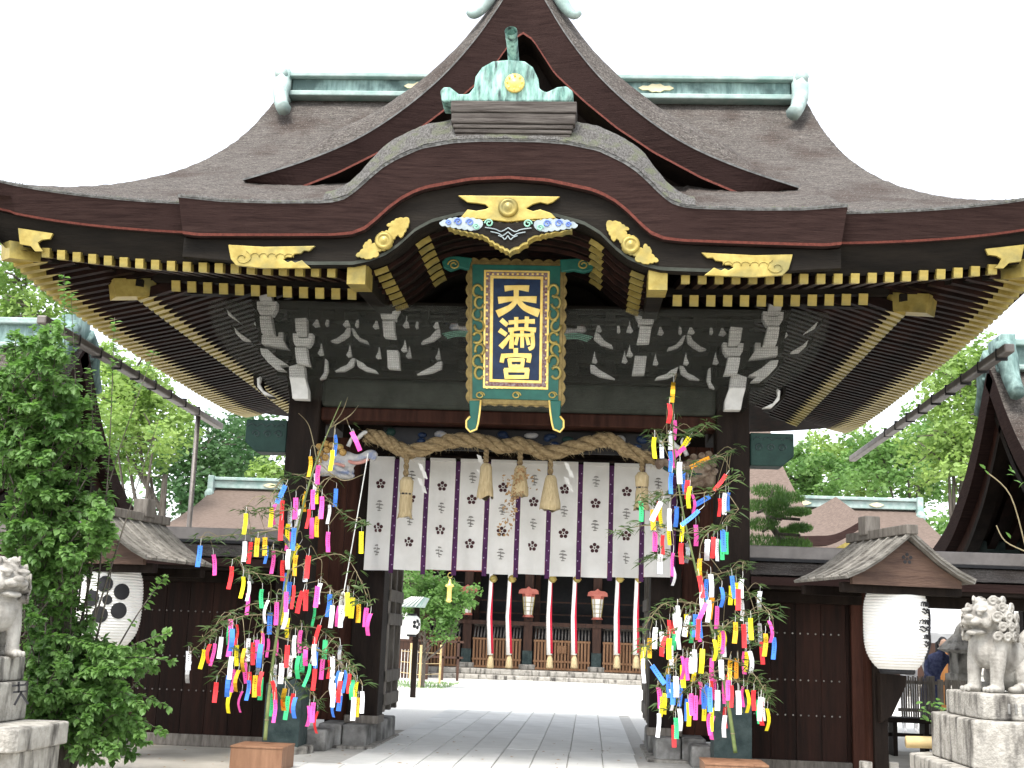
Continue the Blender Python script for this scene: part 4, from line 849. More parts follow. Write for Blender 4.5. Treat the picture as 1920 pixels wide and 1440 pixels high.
# ================================================================ stone lions on pedestals
def lion(base, face, label, name='stone_lion'):
    # built facing -X (face=1) or +X (face=-1); chest turned a little to the front
    q = MB(); yaw = Matrix.Rotation(R_(34), 3, 'Z')
    def T(x, y, z): v = yaw @ Vector((x, y, z)); return (base[0]+face*v.x, base[1]+v.y, base[2]+v.z)
    def E(x, y, z, a, b_, c_, rz=0):
        rot = Matrix.Rotation(rz, 3, 'Y'); rot = yaw @ rot
        if face < 0: rot = Matrix.Diagonal((-1,1,1)) @ rot
        q.ell(T(x, y, z), (a, b_, c_), rot, nu=14, nv=9)
    def limb(pts, rs):
        cv = smooth_curve(pts, 14); rr = smooth_curve([(r_, 0) for r_ in rs], 14)
        for p, r_ in zip(cv, rr): E(p.x, p.y, p.z, r_.x, r_.x, r_.x)
    E(.30,0,.19,.22,.19,.19); E(.17,0,.31,.19,.175,.19,.6); E(.04,0,.42,.165,.17,.20,.35); E(-.03,0,.34,.12,.145,.15)
    def Hd(x, y, z, a, b_, c_, r_=0): k = 1.2; E(-.02+(x+.02)*k, y*k, .60+(z-.60)*k, a*k, b_*k, c_*k, r_)
    Hd(-.01,0,.61,.14,.14,.125); Hd(-.10,0,.605,.075,.105,.075); Hd(-.155,0,.592,.072,.078,.036); Hd(-.135,0,.515,.068,.068,.022)
    Hd(-.212,0,.615,.028,.042,.024); Hd(-.195,.042,.580,.036,.036,.022); Hd(-.195,-.042,.580,.036,.036,.022); Hd(-.19,0,.508,.026,.045,.017)
    for s in (-1, 1):
        limb([(-.02,s*.10,.40),(-.05,s*.115,.25),(-.07,s*.115,.12),(-.07,s*.115,.04)], (.085,.068,.055,.06)); E(-.11,s*.115,.03,.085,.062,.035)
        for t in (-1, 0, 1): E(-.185,s*.115+t*.034,.026,.022,.018,.024)
        E(.28,s*.16,.15,.16,.075,.14,-.4); limb([(.34,s*.17,.06),(.22,s*.175,.04),(.12,s*.175,.03)], (.06,.05,.05)); E(.08,s*.175,.028,.07,.055,.032)
        Hd(-.155,s*.062,.668,.036,.048,.017,-.3); Hd(-.168,s*.058,.642,.018,.02,.015); Hd(-.13,s*.085,.58,.045,.03,.04); Hd(.0,s*.145,.635,.035,.025,.055,.4)
    random.seed(11)
    curls = []
    for ring, (zz, rr, rx) in enumerate(((.76,.10,.05),(.70,.165,.055),(.62,.20,.055),(.54,.205,.055),(.46,.20,.05))):
        n_ = 6+2*min(ring, 3)
        for i in range(n_):
            a = -2.15+4.3*(i+.5*(ring % 2))/(n_-1)
            if abs(a) > 2.2 or (abs(a) > 1.9 and ring > 1 and False): continue
            curls.append((.01+rr*math.cos(a), rr*math.sin(a)*.95, zz, a, rx*random.uniform(.8,1.0)))
    for x, y, z, a, r_ in curls:
        ux, uy = math.cos(a), math.sin(a); E(x-ux*r_*.25, y-uy*r_*.25, z, r_*.8, r_*.8, r_*.8)
        q.tube([T(x+ux*r_*.55-uy*r_*(1-.085*t_)*math.cos(t_), y+uy*r_*.55+ux*r_*(1-.085*t_)*math.cos(t_), z+r_*(1-.085*t_)*math.sin(t_)) for t_ in [i_*.6 for i_ in range(16)]], .0125, 6)
    limb([(.46,0,.16),(.52,0,.28),(.48,0,.42),(.53,0,.54)], (.05,.085,.085,.03)); E(.46,.05,.36,.05,.04,.09); E(.46,-.05,.36,.05,.04,.09)
    o = q.build(name, 'lion_stone'); remesh(o, .006, 1)
    return tag(o, label, 'statue', 'stone lions by the gate')
def block(x0, x1, y0, y1, z0, z1, ch):
    return [(x0+ch,y0),(x1-ch,y0),(x1,y0+ch),(x1,y1-ch),(x1-ch,y1),(x0+ch,y1),(x0,y1-ch),(x0,y0+ch)]
zt = PY(1850, 1300, -4.2).z
PR = thing('lion_pedestal', 'tiered stained stone pedestal under the seated lion in full view', 'pedestal', (4.5, -4, 0), 'lion pedestals')
b1 = PY(1768, 1320, -3.29); b2 = PY(1737, 1370, -3.07); b3 = PY(1694, 1420, -2.79)
for nm, x0, y0, z0, z1, ch in (('top_slab', b1.x, -4.40, zt-.20, zt, .10), ('middle_block', b2.x, -4.62, zt-.58, zt-.205, .16), ('base_block', b3.x, -4.9, 0, zt-.585, .22)):
    mm = 2*4.75-x0
    st = MB().prism_z(block(x0, mm, y0, -4.02*2-y0+.35, z0, z1, ch), z0, z1).build(nm, 'pale_stone', PR, fix=True, bevel=.015)
    if nm == 'top_slab':
        q = MB()
        for k in range(9): q.tube([(x0+.22+k*.055, y0-.002, z1-.07), (x0+.22+k*.055, y0-.002, z1-.15)], .012, 5)
        q.build('carved_petals', 'stone', st)
lion((4.36, -3.9, zt), 1, 'grey stained stone lion statue seated in full view on a tiered pedestal')
# left lion, mostly behind the shrub
zl = PY(20, 1232, -5.0).z
PL = thing('lion_pedestal', 'stone pedestal with a carved character beside the leafy shrub', 'pedestal', (-3.95, -5, 0), 'lion pedestals')
l1 = PY(52, 1250, -4.6); l2 = PY(62, 1300, -4.6); l3 = PY(133, 1370, -4.6); l4 = PY(115, 1420, -4.6)
for nm, x1, y0, z0, z1 in (('top_slab', l1.x, -5.30, zl-.19, zl), ('middle_block', l2.x-.02, -5.42, zl-.50, zl-.195), ('ledge', l3.x, -5.62, zl-.68, zl-.505), ('base_block', l4.x, -5.5, 0, zl-.685)):
    MB().prism_z(block(2*-4.3-x1, x1, y0, -4.6, z0, z1, .05), z0, z1).build(nm, 'pale_stone', PL, fix=True, bevel=.015)
ch = MB()
for a, b_ in (((78,1272),(102,1270)),((90,1264),(90,1285)),((80,1284),(104,1282)),((96,1282),(82,1308)),((94,1286),(108,1306)),((103,1266),(106,1272))):
    p, r_ = PY(a[0]-55, a[1]+14, -5.425), PY(b_[0]-55, b_[1]+14, -5.425); ch.beam((p.x,-5.424,p.z), (r_.x,-5.424,r_.z), .014, .012, up=Vector((0,1,0)))
ch.build('carved_character', 'black', PL)
lion((-3.85, -4.95, zl), -1, 'grey stone lion statue half hidden behind the leafy shrub')
# ================================================================ bamboo with paper strips
for nm, col, metal, rg in (('strip_b',(.06,.22,.75),0,.6),('strip_p',(.85,.10,.42),0,.6),('strip_y',(.86,.72,.02),0,.6),('strip_r',(.78,.04,.045),0,.6),('strip_g',(.05,.55,.20),0,.6),('strip_w',(.85,.85,.88),0,.55),('strip_o',(.80,.33,.02),0,.55),('strip_G',(.85,.48,.04),.9,.22),('strip_S',(.55,.56,.58),.9,.18)):
    mat(nm, col, tuple(min(1, v*1.1) for v in col), rough=rg, metal=metal, scale=3)
mat('string', (.7,.7,.66), rough=.9); mat('bamboo_stem', (.10,.15,.045), (.22,.26,.10), rough=.5, scale=5); mat('twig', (.16,.13,.07), (.26,.22,.13), rough=.7, scale=8)
leafmat('bamboo_leaf', (.03,.07,.02), (.12,.18,.06), 4)
mat('ink', (.03,.03,.04), rough=.8)
CN = {'b':'blue','p':'pink','y':'yellow','r':'red','g':'green','w':'white','o':'orange','G':'gold foil','S':'silver foil'}
strip_mesh = {}
def strip(p, c, tilt, twist, lab, grp, ln=.215):
    var = random.randint(0, 2); key = (c, var)
    if key not in strip_mesh:
        m_ = MB(); w = .029; n = 5; cu = (.004, .022, -.026)[var]
        m_.grid(lambda u, v: ((u-.5)*2*w, cu*math.sin(v*math.pi)*1.0+.006*math.sin(v*5+var), -.07-v*ln), 1, n)
        k = len(m_.f); m_.tube([(0,0,0),(.004,0,-.035),(0,0,-.072)], .0025, 4); k2 = len(m_.f)
        if var < 2: 
            for j in range(6): m_.add([(-.006,-.006+cu*math.sin((.2+.1*j)*3.14),-.105-j*.022),(.007,-.006+cu*math.sin((.2+.1*j)*3.14),-.105-j*.022),(.005,-.006+cu*math.sin((.2+.1*j)*3.14),-.117-j*.022)], [(0,1,2)])
        me = m_.mesh('paper_strip'); me.materials.append(MATS['strip_'+c]); me.materials.append(MATS['string']); me.materials.append(MATS['ink'])
        for i, f in enumerate(me.polygons): f.material_index = 0 if i < k else (1 if i < k2 else 2)
        strip_mesh[key] = me
    sc = random.uniform(.92, 1.14); mw = Matrix.Translation(p) @ Matrix.Rotation(tilt, 4, 'Y') @ Matrix.Rotation(twist*1.4, 4, 'Z') @ Matrix.Diagonal((random.uniform(.78, .95), 1, sc, 1))
    return tag(link('paper_strip', strip_mesh[key], None, None, mw=mw), lab, 'paper strip', grp)
LEFT = """628,811,b 654,807,p-28 625,840,y 582,852,G 599,870,p 592,884,w 631,914,b 540,908,b25 510,950,y 516,942,p 531,934,r 555,929,p 575,917,G 587,915,p 594,908,y 604,926,p 619,944,w 546,950,S 561,950,w 581,952,r 597,965,G 529,972,r 585,967,p 462,959,y 542,978,y 553,985,b 543,994,p 616,994,p 678,992,y 377,1019,b 399,1036,p-8 460,1012,w 472,1012,r 484,1006,G 497,1005,G 520,1002,S-40 500,1021,b 513,1029,p 567,1020,y28 542,1027,w 531,1047,r 557,1037,G 436,1057,r 451,1062,S-30 457,1077,y 467,1087,w 492,1102,g 540,1070,b 546,1087,b 537,1106,p 552,1092,r 575,1102,r 597,1095,p 602,1090,w 619,1110,b 654,1106,y 580,1037,r 575,1047,S
504,1120,w 507,1145,b 519,1124,p 530,1135,y 540,1156,y 572,1104,r12 592,1131,g 604,1167,r10 619,1110,b 651,1107,y 663,1117,y 672,1130,G 689,1137,p 696,1146,p 644,1130,w 357,1236,S 385,1215,y8 394,1205,r 406,1202,p8 417,1190,w 432,1170,g 434,1191,p 445,1206,y 444,1167,r 437,1174,b 492,1180,G 476,1200,r 482,1197,p 491,1202,b 485,1220,S 504,1195,p 467,1192,w 517,1190,p-8 459,1210,G 566,1177,p 554,1187,w 540,1205,r 546,1224,w 560,1225,g 570,1222,g 574,1207,p 590,1204,w 597,1211,b 584,1240,g12 592,1250,r 607,1230,p 617,1235,r 611,1197,g 624,1227,w 637,1205,S-6 625,1250,S 650,1252,b 655,1260,r 641,1255,w 626,1275,w 640,1272,r 664,1272,g 664,1302,w 670,1275,y 679,1292,w 672,1305,G 631,1305,b 407,1276,r 430,1262,b 440,1250,p 449,1252,G 460,1242,p-6 434,1290,y 467,1272,b 480,1262,G 491,1265,g 507,1272,r-14 517,1242,S 529,1240,w 511,1295,g 535,1286,G 542,1300,g 551,1297,r 554,1304,b 589,1314,p 596,1329,r 581,1320,p 455,1292,p"""
RIGHT = """240,25,G 225,105,r 242,165,p 228,205,w 170,225,y 193,238,S 226,278,b 245,270,p6 310,228,y30 300,270,p48 262,315,w 277,350,b 292,385,r 300,405,y 308,435,p 235,355,b 117,460,g 163,490,G 187,462,r 190,480,y 205,465,w25 225,485,w 252,478,b 390,455,b55 395,315,o60 445,368,r32 407,452,r 430,428,w 440,430,b 271,540,y 221,555,y 173,572,p 201,585,r 320,545,p 352,500,b50 268,612,r 290,615,S 240,645,p 238,700,w 192,655,S 387,590,r 400,595,w 418,562,b 433,570,g 413,600,g 365,600,S 335,670,G 328,730,r-10 362,742,b 416,775,b 450,770,y 467,755,y 492,740,w 342,790,w 385,810,o10 368,835,p20 400,840,p 555,790,S 225,895,r 248,875,r 266,880,w8 284,870,y 300,878,w12 302,900,g 320,870,b 335,880,b 330,900,p 176,920,w 194,935,w 225,960,y 241,935,g 215,955,r14 230,985,w 262,915,w 493,905,r 508,900,S 520,885,y 485,820,w 550,905,S 588,895,p 605,955,b 575,940,G 465,900,G 560,970,r 405,930,y 390,965,y 418,930,p 425,960,w 128,1030,w 145,1062,b-38 133,990,y 153,960,G 315,1000,w 288,1030,p 271,1055,y 255,1035,G24 347,995,y 380,1030,p 412,1040,w 448,1040,G 472,1035,o 505,1010,y 517,1005,w 220,1090,b 247,1100,w 240,1120,b 228,1145,w 210,1160,y 198,1175,y 337,1115,p 305,1160,p 320,1165,p 365,1120,b 370,1135,b 388,1110,p 425,1115,p 400,1150,w 450,1130,r 495,1135,p 508,1145,y 532,1150,r 548,1180,g 558,1190,r 567,1175,w 583,1215,y 290,1180,b 293,1190,y 260,1215,w 245,1250,g 240,1275,r 187,1232,w 380,1210,y 385,1240,p 430,1210,r 428,1240,w 352,1180,y 477,1150,y 310,1010,w 375,1100,r 440,1090,r 265,1130,b"""
def parse(t, f):
    out = []
    for w in t.split():
        a, b_, c_ = w.split(','); x, y = f(float(a), float(b_)); out.append((x, y, c_[0], float(c_[1:] or 0)))
    return out
def leaf_quad(q, p, d, l, w):
    n = d.cross(Vector((random.uniform(-1,1), random.uniform(-1,1), random.uniform(-.3,1)))).normalized()*w; dr = Vector((0,0,-l*.18))
    q.add([p, p+d*l*.35+n, p+d*l*.7+n*.6+dr*.4, p+d*l+dr, p+d*l*.7-n*.6+dr*.4, p+d*l*.35-n], [(0,1,5),(1,2,4,5),(2,3,4)])
def bamboo(stem, branches, strips, Y0, label, where, bare):
    st = smooth_curve([tuple(PY(x, y, Y0-.12+.24*i/len(stem))) for i, (x, y) in enumerate(stem)], 60)
    B = thing('bamboo', label, 'bamboo', tuple(st[0]), 'bamboo decorated for the star festival')
    sm = MB().tube(st, [.021*(1-i/75) for i in range(61)], 8).build('stem', 'bamboo_stem', B, smooth=True)
    for i in range(4, 60, 5): MB().lathe([(.0225*(1-i/75),-.006),(.026*(1-i/75),0),(.0225*(1-i/75),.006)], tuple(st[i]), 8).build('stem_node', 'twig', sm)
    pool = list(st[10:]); lv = MB()
    for br in branches:
        a = min(st, key=lambda p: (p-PY(*br[0], Y0)).length); pts = [tuple(a)]+[tuple(PY(x, y, Y0+random.uniform(-.45,.35))) for x, y in br[1:]]
        cv = smooth_curve(pts, 14); MB().tube(cv, [.008*(1-i/20) for i in range(15)], 5).build('branch', 'twig', B, smooth=True); pool += cv[2:]
        for i in range(3, 15):
            for _ in range(2 if not bare or br[0][1] > 900 else 0):
                p = cv[i]+Vector((random.uniform(-.05,.05), random.uniform(-.06,.06), random.uniform(-.04,.05))); fan = random.uniform(0, 6.28)
                for m_ in range(random.randint(2, 4)): leaf_quad(lv, p, Vector((math.cos(fan+m_*.5), math.sin(fan+m_*.5)*.6, random.uniform(-.5,.35))).normalized(), random.uniform(.07,.15), random.uniform(.005,.009))
    tw = MB()
    for x, y, c_, t in strips:
        p = PY(x, y-9, Y0+random.uniform(-.5, .4)); a = min(pool, key=lambda v: (v-p-Vector((0,0,.05))).length); mid = (a+p)/2+Vector((random.uniform(-.03,.03), 0, .04+.1*(a-p).length))
        if (a-p).length > .04: tw.tube(smooth_curve([tuple(a), tuple(mid), tuple(p)], 5), [.005,.0045,.004,.0035,.003,.0025], 4)
        strip(p, c_, R_(t)+random.uniform(-.06,.06), random.uniform(-.55,.55), f'{CN[c_]} paper wish strip hanging on {where}', f'{CN[c_]} strips on {where}')
        for _ in range(random.randint(0, 1)):
            fan = random.uniform(0, 6.28); pl = p+Vector((random.uniform(-.04,.04), 0, random.uniform(0,.04)))
            for m_ in range(random.randint(2, 3)): leaf_quad(lv, pl, Vector((math.cos(fan+m_*.5), math.sin(fan+m_*.5)*.6, random.uniform(-.6,.2))).normalized(), random.uniform(.08,.15), random.uniform(.006,.010))
    tag(tw.build('twigs', 'twig', B), None, kind='stuff'); tag(lv.build('foliage', 'bamboo_leaf', B), None, kind='stuff')
    return B
SL = parse(LEFT, lambda a, b_: (a, b_)); SR = parse(RIGHT, lambda a, b_: (1140+a/1.947, 700+b_/1.947))
random.seed(77)
for L_, n_ in ((SL, 16), (SR, 18)):
    for x, y, c_, t in random.sample([v for v in L_ if v[1] > 1080], n_): L_.append((x+random.uniform(-9, 9), y+random.uniform(-22, 22), random.choice('pwyprbw'), random.uniform(-5, 5)))
BL = [[(620,800),(640,775),(652,745)],[(600,860),(580,800),(560,775)],[(620,800),(655,780),(672,760)],[(600,860),(640,900),(680,890)],[(585,905),(540,890),(505,935)],[(585,905),(640,960),(690,985)],[(570,950),(500,960),(455,955)],[(560,990),(470,1000),(372,1008)],[(550,1040),(490,1030),(432,1050)],[(545,1070),(640,1040),(690,1120)],[(540,1080),(480,1075),(455,1075)],[(530,1130),(450,1140),(380,1195)],[(530,1130),(600,1110),(690,1130)],[(525,1160),(440,1160),(355,1225)],[(520,1180),(600,1180),(660,1250)],[(515,1220),(450,1230),(405,1265)],[(515,1220),(560,1270),(600,1320)],[(520,1200),(620,1230),(680,1285)]]
bL = bamboo([(497,1388),(508,1270),(528,1140),(556,1000),(585,890),(615,810),(640,752)], BL, SL, -1.55, 'paper-hung bamboo with bare twig tips standing in a brown wooden box', 'the bamboo with bare twig tips', True)
BR = [[(1262,800),(1240,830),(1222,810)],[(1262,800),(1300,815),(1330,790)],[(1270,880),(1310,870),(1380,840)],[(1275,930),(1230,930),(1195,945)],[(1275,930),(1340,920),(1390,890)],[(1290,1000),(1220,985),(1155,995)],[(1290,1000),(1350,990),(1385,955)],[(1300,1050),(1240,1040),(1210,1050)],[(1310,1090),(1370,1070),(1400,1060)],[(1320,1130),(1250,1130),(1205,1180)],[(1320,1130),(1400,1110),(1450,1160)],[(1330,1170),(1260,1180),(1210,1220)],[(1330,1170),(1400,1180),(1420,1210)],[(1345,1230),(1280,1230),(1230,1290)],[(1345,1230),(1400,1250),(1445,1310)],[(1350,1260),(1300,1280),(1250,1330)],[(1340,1200),(1380,1160),(1460,1140)],[(1355,1280),(1410,1280),(1440,1320)]]
bR = bamboo([(1379,1412),(1362,1300),(1336,1185),(1303,1060),(1277,940),(1262,820),(1264,716)], BR, SR, -1.55, 'paper-hung bamboo leafy to its tip standing in a brown wooden box', 'the bamboo leafy to its tip', False)
for (x0, x1, yy, ytop), lab in (((433,530,-2.0,1398), 'brown plywood box holding the bamboo with bare twig tips'), ((1322,1441,-2.0,1431), 'brown plywood box holding the bamboo leafy to its tip')):
    a = PY(x0, ytop, yy); b_ = PY(x1, ytop+(x1-x0)*.03, yy); zt_ = (a.z+b_.z)/2; w = b_.x-a.x
    X = thing('wooden_box', lab, 'box', ((a.x+b_.x)/2, yy+.3, 0), 'boxes holding the festival bamboo')
    MB().box(a.x, b_.x, yy, yy+.02, 0, zt_-.022).build('front_panel', 'box_wood', X); MB().box(a.x, b_.x, yy+w-.02, yy+w, 0, zt_-.022).build('back_panel', 'box_wood', X)
    for xx in (a.x, b_.x-.02): MB().box(xx, xx+.02, yy+.02, yy+w-.02, 0, zt_-.022).build('side_panel', 'box_wood', X)
    MB().box(a.x-.006, b_.x+.006, yy-.006, yy+w+.006, zt_-.02, zt_).build('lid', 'box_wood', X, bevel=.003)
# white cord tied off beside the bare-tipped bamboo
a = PY(690, 850, -1.3); b_ = PY(645, 1108, -1.5); CO = thing('white_cord', 'white tie cord looped up beside the bamboo with bare twig tips', 'cord', tuple(b_))
MB().tube(smooth_curve([tuple(a), tuple((a+b_)/2+Vector((0,0,-.02))), tuple(b_)], 8), .006, 5).build('cord_line', 'string', CO)
for k in range(3): MB().tube([b_+Vector((.035*math.cos(t)*(.5+.25*k), -.02*k, -.17+.16*math.sin(t))) for t in [i*math.pi/8 for i in range(17)]], .007, 5).build('cord_loop', 'string', CO)
# ================================================================ cloister roofs either side (gable ends face the gate)
for s, lab in ((-1, 'bark roofed cloister with curved gable end behind the leafy shrub'), (1, 'bark roofed cloister with curved gable end above the stone lion in full view')):
    X0 = 6.62 if s == 1 else 6.75; K = thing('cloister', lab, 'building', (s*9, 3, 0), 'cloisters beside the gate')
    XA = 15.0
    up_ = smooth_curve([(0,5.55),(.28,5.25),(.7,4.72),(1.3,4.12),(2.1,3.58),(2.8,3.28),(3.45,3.10)], 24)
    YR = 3.0
    def rp(y, dz): return [(YR-p.x, p.y+dz) for p in reversed(up_)]+[(YR+p.x, p.y+dz) for p in up_[1:]]
    prof = rp(0, 0); n = len(prof)
    MB().grid(lambda u, v: (s*(X0+(XA-X0)*u), *[(prof[min(n-1, int(round(v*(n-1))))][0], prof[min(n-1, int(round(v*(n-1))))][1]+.012*mnoise.noise(Vector((u*70, v*40, 1))))][0]), 70, n-1, flip=(s == -1)).build('roof', 'thatch', K, smooth=True)
    def band(name, d0, d1, xa, xb, mt):
        q = MB()
        for i in range(n):
            y, z = prof[i]; a = prof[max(0, i-1)]; b_ = prof[min(n-1, i+1)]; t = Vector((b_[0]-a[0], b_[1]-a[1])).normalized(); nn = Vector((t.y, -t.x))
            if nn.y > 0: nn = -nn
            for xx in (xa, xb):
                for d in (d0, d1): q.v.append((s*xx, y+nn.x*d*(0 if abs(y-YR) < .01 else 1), z+nn.y*d))
        for i in range(n-1):
            b0, b1 = i*4, (i+1)*4
            q.f += [(b0, b0+1, b1+1, b1), (b0+2, b1+2, b1+3, b0+3), (b0, b1, b1+2, b0+2), (b0+1, b0+3, b1+3, b1+1)]
        q.f += [(0,2,3,1), ((n-1)*4, (n-1)*4+1, (n-1)*4+3, (n-1)*4+2)]
        return q.build(name, mt, K, fix=True)
    band('roof_edge', .005, .30, X0, X0+.6, 'thatch_edge'); band('barge_board', .31, .62, X0+.16, X0+.26, 'red_wood'); band('barge_trim', .56, .66, X0+.12, X0+.30, 'dark_wood'); band('roof_soffit', .30, .36, X0+.3, XA, 'dark_wood')
    for k in range(5): band('gable_rafter', .37, .50, X0+.5+.28*k, X0+.62+.28*k, 'rafter_wood')
    MB().prism([(0,0)], 0, 0) if False else None
    q = MB(); q.add([(s*(X0+1.9), 0.2, 0), (s*(X0+1.9), 5.8, 0), (s*(X0+1.9), 5.8, 3.2), (s*(X0+1.9), 3, 5.1), (s*(X0+1.9), .2, 3.2)], [(0,1,2,3,4)]); q.build('gable_wall', 'dark_wood', K)
    for y in (.9, 3, 5.1): MB().box(*sorted((s*(X0+1.0), s*(X0+1.25))), y-.12, y+.12, 0, 3.3).build('post', 'dark_wood', K, bevel=.02)
    MB().box(*sorted((s*(X0+.3), s*(X0+1.9))), .7, .95, 2.95, 3.2).build('purlin_end', 'copper_dark', K, bevel=.02); MB().box(*sorted((s*(X0+.3), s*(X0+1.9))), 5.0, 5.25, 2.95, 3.2).build('purlin_end', 'copper_dark', K, bevel=.02)
    MB().box(*sorted((s*(X0+.25), s*XA)), 2.82, 3.18, 5.50, 5.80).build('ridge', 'copper', K); MB().box(*sorted((s*(X0+.2), s*XA)), 2.74, 3.26, 5.80, 5.90).build('ridge_cap', 'copper_pale', K, bevel=.02); MB().box(*sorted((s*(X0+.2), s*XA)), 2.74, 3.26, 5.44, 5.52).build('ridge_foot', 'copper_pale', K, bevel=.02)
    q = MB(); q.box(*sorted((s*(X0+.1), s*(X0+.3))), 2.7, 3.3, 5.42, 5.95)
    for sy in (-1, 1):
        q.tube(smooth_curve([(s*(X0+.15), 3+sy*.25, 5.75), (s*(X0+.12), 3+sy*.48, 5.55), (s*(X0+.12), 3+sy*.58, 5.25), (s*(X0+.12), 3+sy*.80, 4.98)], 12), [.16-.004*i for i in range(13)], 8)
        q.tube([(s*(X0+.06), 3+sy*(.34+.16*(1-a/14)*math.cos(a)), 5.50+.16*(1-a/14)*math.sin(a)) for a in [i*.5 for i in range(18)]], .035, 6)
    q.build('ridge_end', 'copper', K, smooth=True)
    MB().tube([(s*(X0+.5), 2.3, 2.6), (s*(X0+.42), 2.3, 4.9)], .035, 8).build('downpipe', 'gray_metal', K, smooth=True)
# ================================================================ the hall across the courtyard
HY = 30.7; H = thing('worship_hall', 'wide timber worship hall with slatted offering boxes across the courtyard', 'hall', (0, HY+3, 0))
MB().box(-14, 14, HY-1.9, HY+9, 0, .16).build('stone_step', 'pale_stone', H, bevel=.03); MB().box(-14, 14, HY-1.2, HY+9, .16, .34).build('stone_platform', 'pale_stone', H, bevel=.03)
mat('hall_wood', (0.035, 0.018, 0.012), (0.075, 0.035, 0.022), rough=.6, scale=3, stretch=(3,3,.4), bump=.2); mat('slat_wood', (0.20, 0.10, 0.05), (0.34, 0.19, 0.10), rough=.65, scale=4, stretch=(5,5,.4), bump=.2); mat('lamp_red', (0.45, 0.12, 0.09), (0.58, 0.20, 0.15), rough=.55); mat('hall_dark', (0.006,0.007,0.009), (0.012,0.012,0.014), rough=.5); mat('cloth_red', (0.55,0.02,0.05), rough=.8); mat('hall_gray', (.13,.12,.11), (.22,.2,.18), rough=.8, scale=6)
PXs = [-7.7, -5.55, -3.42, -1.22, 1.25, 3.42, 5.58, 7.7]
for x in PXs:
    pi = MB().box(x-.16, x+.16, HY, HY+.32, .5, 4.6).build('pillar', 'hall_wood', H, bevel=.02); MB().box(x-.175, x+.175, HY-.015, HY+.335, .5, 1.0).build('pillar_shoe', 'copper_dark', pi)
    MB().prism_z([(x+a, HY+.16+b_) for a, b_ in block(-.30,.30,-.30,.30,0,0,.09)], .34, .52).build('base_stone', 'pale_stone', H, bevel=.03)
    if -6 < x < 6:
        lp = thing('pillar_lamp', 'red framed hall lamp with white panes mounted on a worship hall pillar', 'lamp', (x, HY-.2, 2.2), 'red lamps on the hall pillars')
        MB().lathe([(.13,2.24),(.20,2.9)], (x, HY-.22, 0), 6).build('pane', 'paper', lp)
        q = MB().lathe([(.21,2.18),(.15,2.26)], (x, HY-.22, 0), 6).lathe([(.22,2.90),(.24,3.0)], (x, HY-.22, 0), 6); q.prism([(x-.36,3.0),(x-.34,3.12),(x-.26,3.17),(x-.10,3.18),(x,3.26),(x+.10,3.18),(x+.26,3.17),(x+.34,3.12),(x+.36,3.0)], HY-.44, HY-.02)
        q.build('cap', 'lamp_red', lp, fix=True)
        q = MB()
        for k in range(6): a = k*math.pi/3; q.tube([(x+.14*math.cos(a), HY-.22+.14*math.sin(a), 2.25), (x+.215*math.cos(a), HY-.22+.215*math.sin(a), 2.91)], .016, 4)
        for z in (2.4, 2.55, 2.7): rr = .135+.075*(z-2.25)/.65+.012; q.tube([(x+rr*math.cos(a), HY-.22+rr*math.sin(a), z) for a in [i*math.pi/3 for i in range(7)]], .008, 4)
        q.build('frame', 'gold', lp)
        MB().box(x-.03, x+.03, HY-.20, HY-.005, 2.10, 2.16).build('mount', 'black', lp)
for x0, x1 in zip(PXs, PXs[1:]):
    mid_ = abs(x0+x1) < .2; ob = thing('offering_box', 'slatted wooden offering box with a small notice board on its front' if mid_ else 'slatted wooden offering box between pillars of the worship hall', 'offering box', ((x0+x1)/2, HY+.2, .34), 'slatted offering boxes along the hall')
    if mid_: MB().box(-.155, .185, HY-.075, HY-.05, .95, 1.22).build('notice_board', 'slat_wood', ob)
    a, b_ = x0+.22, x1-.22; nsl = int((b_-a)/.115)
    for k in range(nsl): xx = a+(k+.5)*(b_-a)/nsl; MB().box(xx-.035, xx+.035, HY-.02, HY+.02, .42, 1.33).build('slat', 'slat_wood', ob)
    for z in (.36, .62, 1.33): MB().box(a, b_, HY-.045, HY+.05, z, z+.07).build('rail', 'slat_wood', ob)
    for k in range(nsl): xx = a+(k+.5)*(b_-a)/nsl; MB().beam((xx, HY, 1.42), (xx, HY+.5, 1.86), .05, .04).build('top_slat', 'hall_gray', ob)
    MB().box(a, b_, HY+.48, HY+.56, 1.80, 1.90).build('top_rail', 'hall_gray', ob); MB().box(a, b_, HY+.08, HY+.12, .36, 1.40).build('back_board', 'hall_wood', ob)
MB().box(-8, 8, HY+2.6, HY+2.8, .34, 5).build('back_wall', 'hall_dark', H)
for z in (1.95, 2.3, 2.75): MB().box(-8, 8, HY+1.2, HY+1.26, z, z+.05).build('inner_rail', 'hall_wood', H)
MB().box(-8.2, 8.2, HY-.05, HY+.4, 1.88, 2.02).build('lower_beam', 'hall_wood', H); MB().box(-8.2, 8.2, HY-.1, HY+.4, 3.75, 4.2).build('upper_beam', 'lamp_red', H); MB().box(-8.2, 8.2, HY-2.6, HY+3, 4.6, 4.75).build('hall_soffit', 'hall_wood', H)
for k in range(7): MB().box(-8+k*2.3, -8+k*2.3+.2, HY+2.3, HY+2.5, .34, 4.6).build('inner_post', 'hall_wood', H)
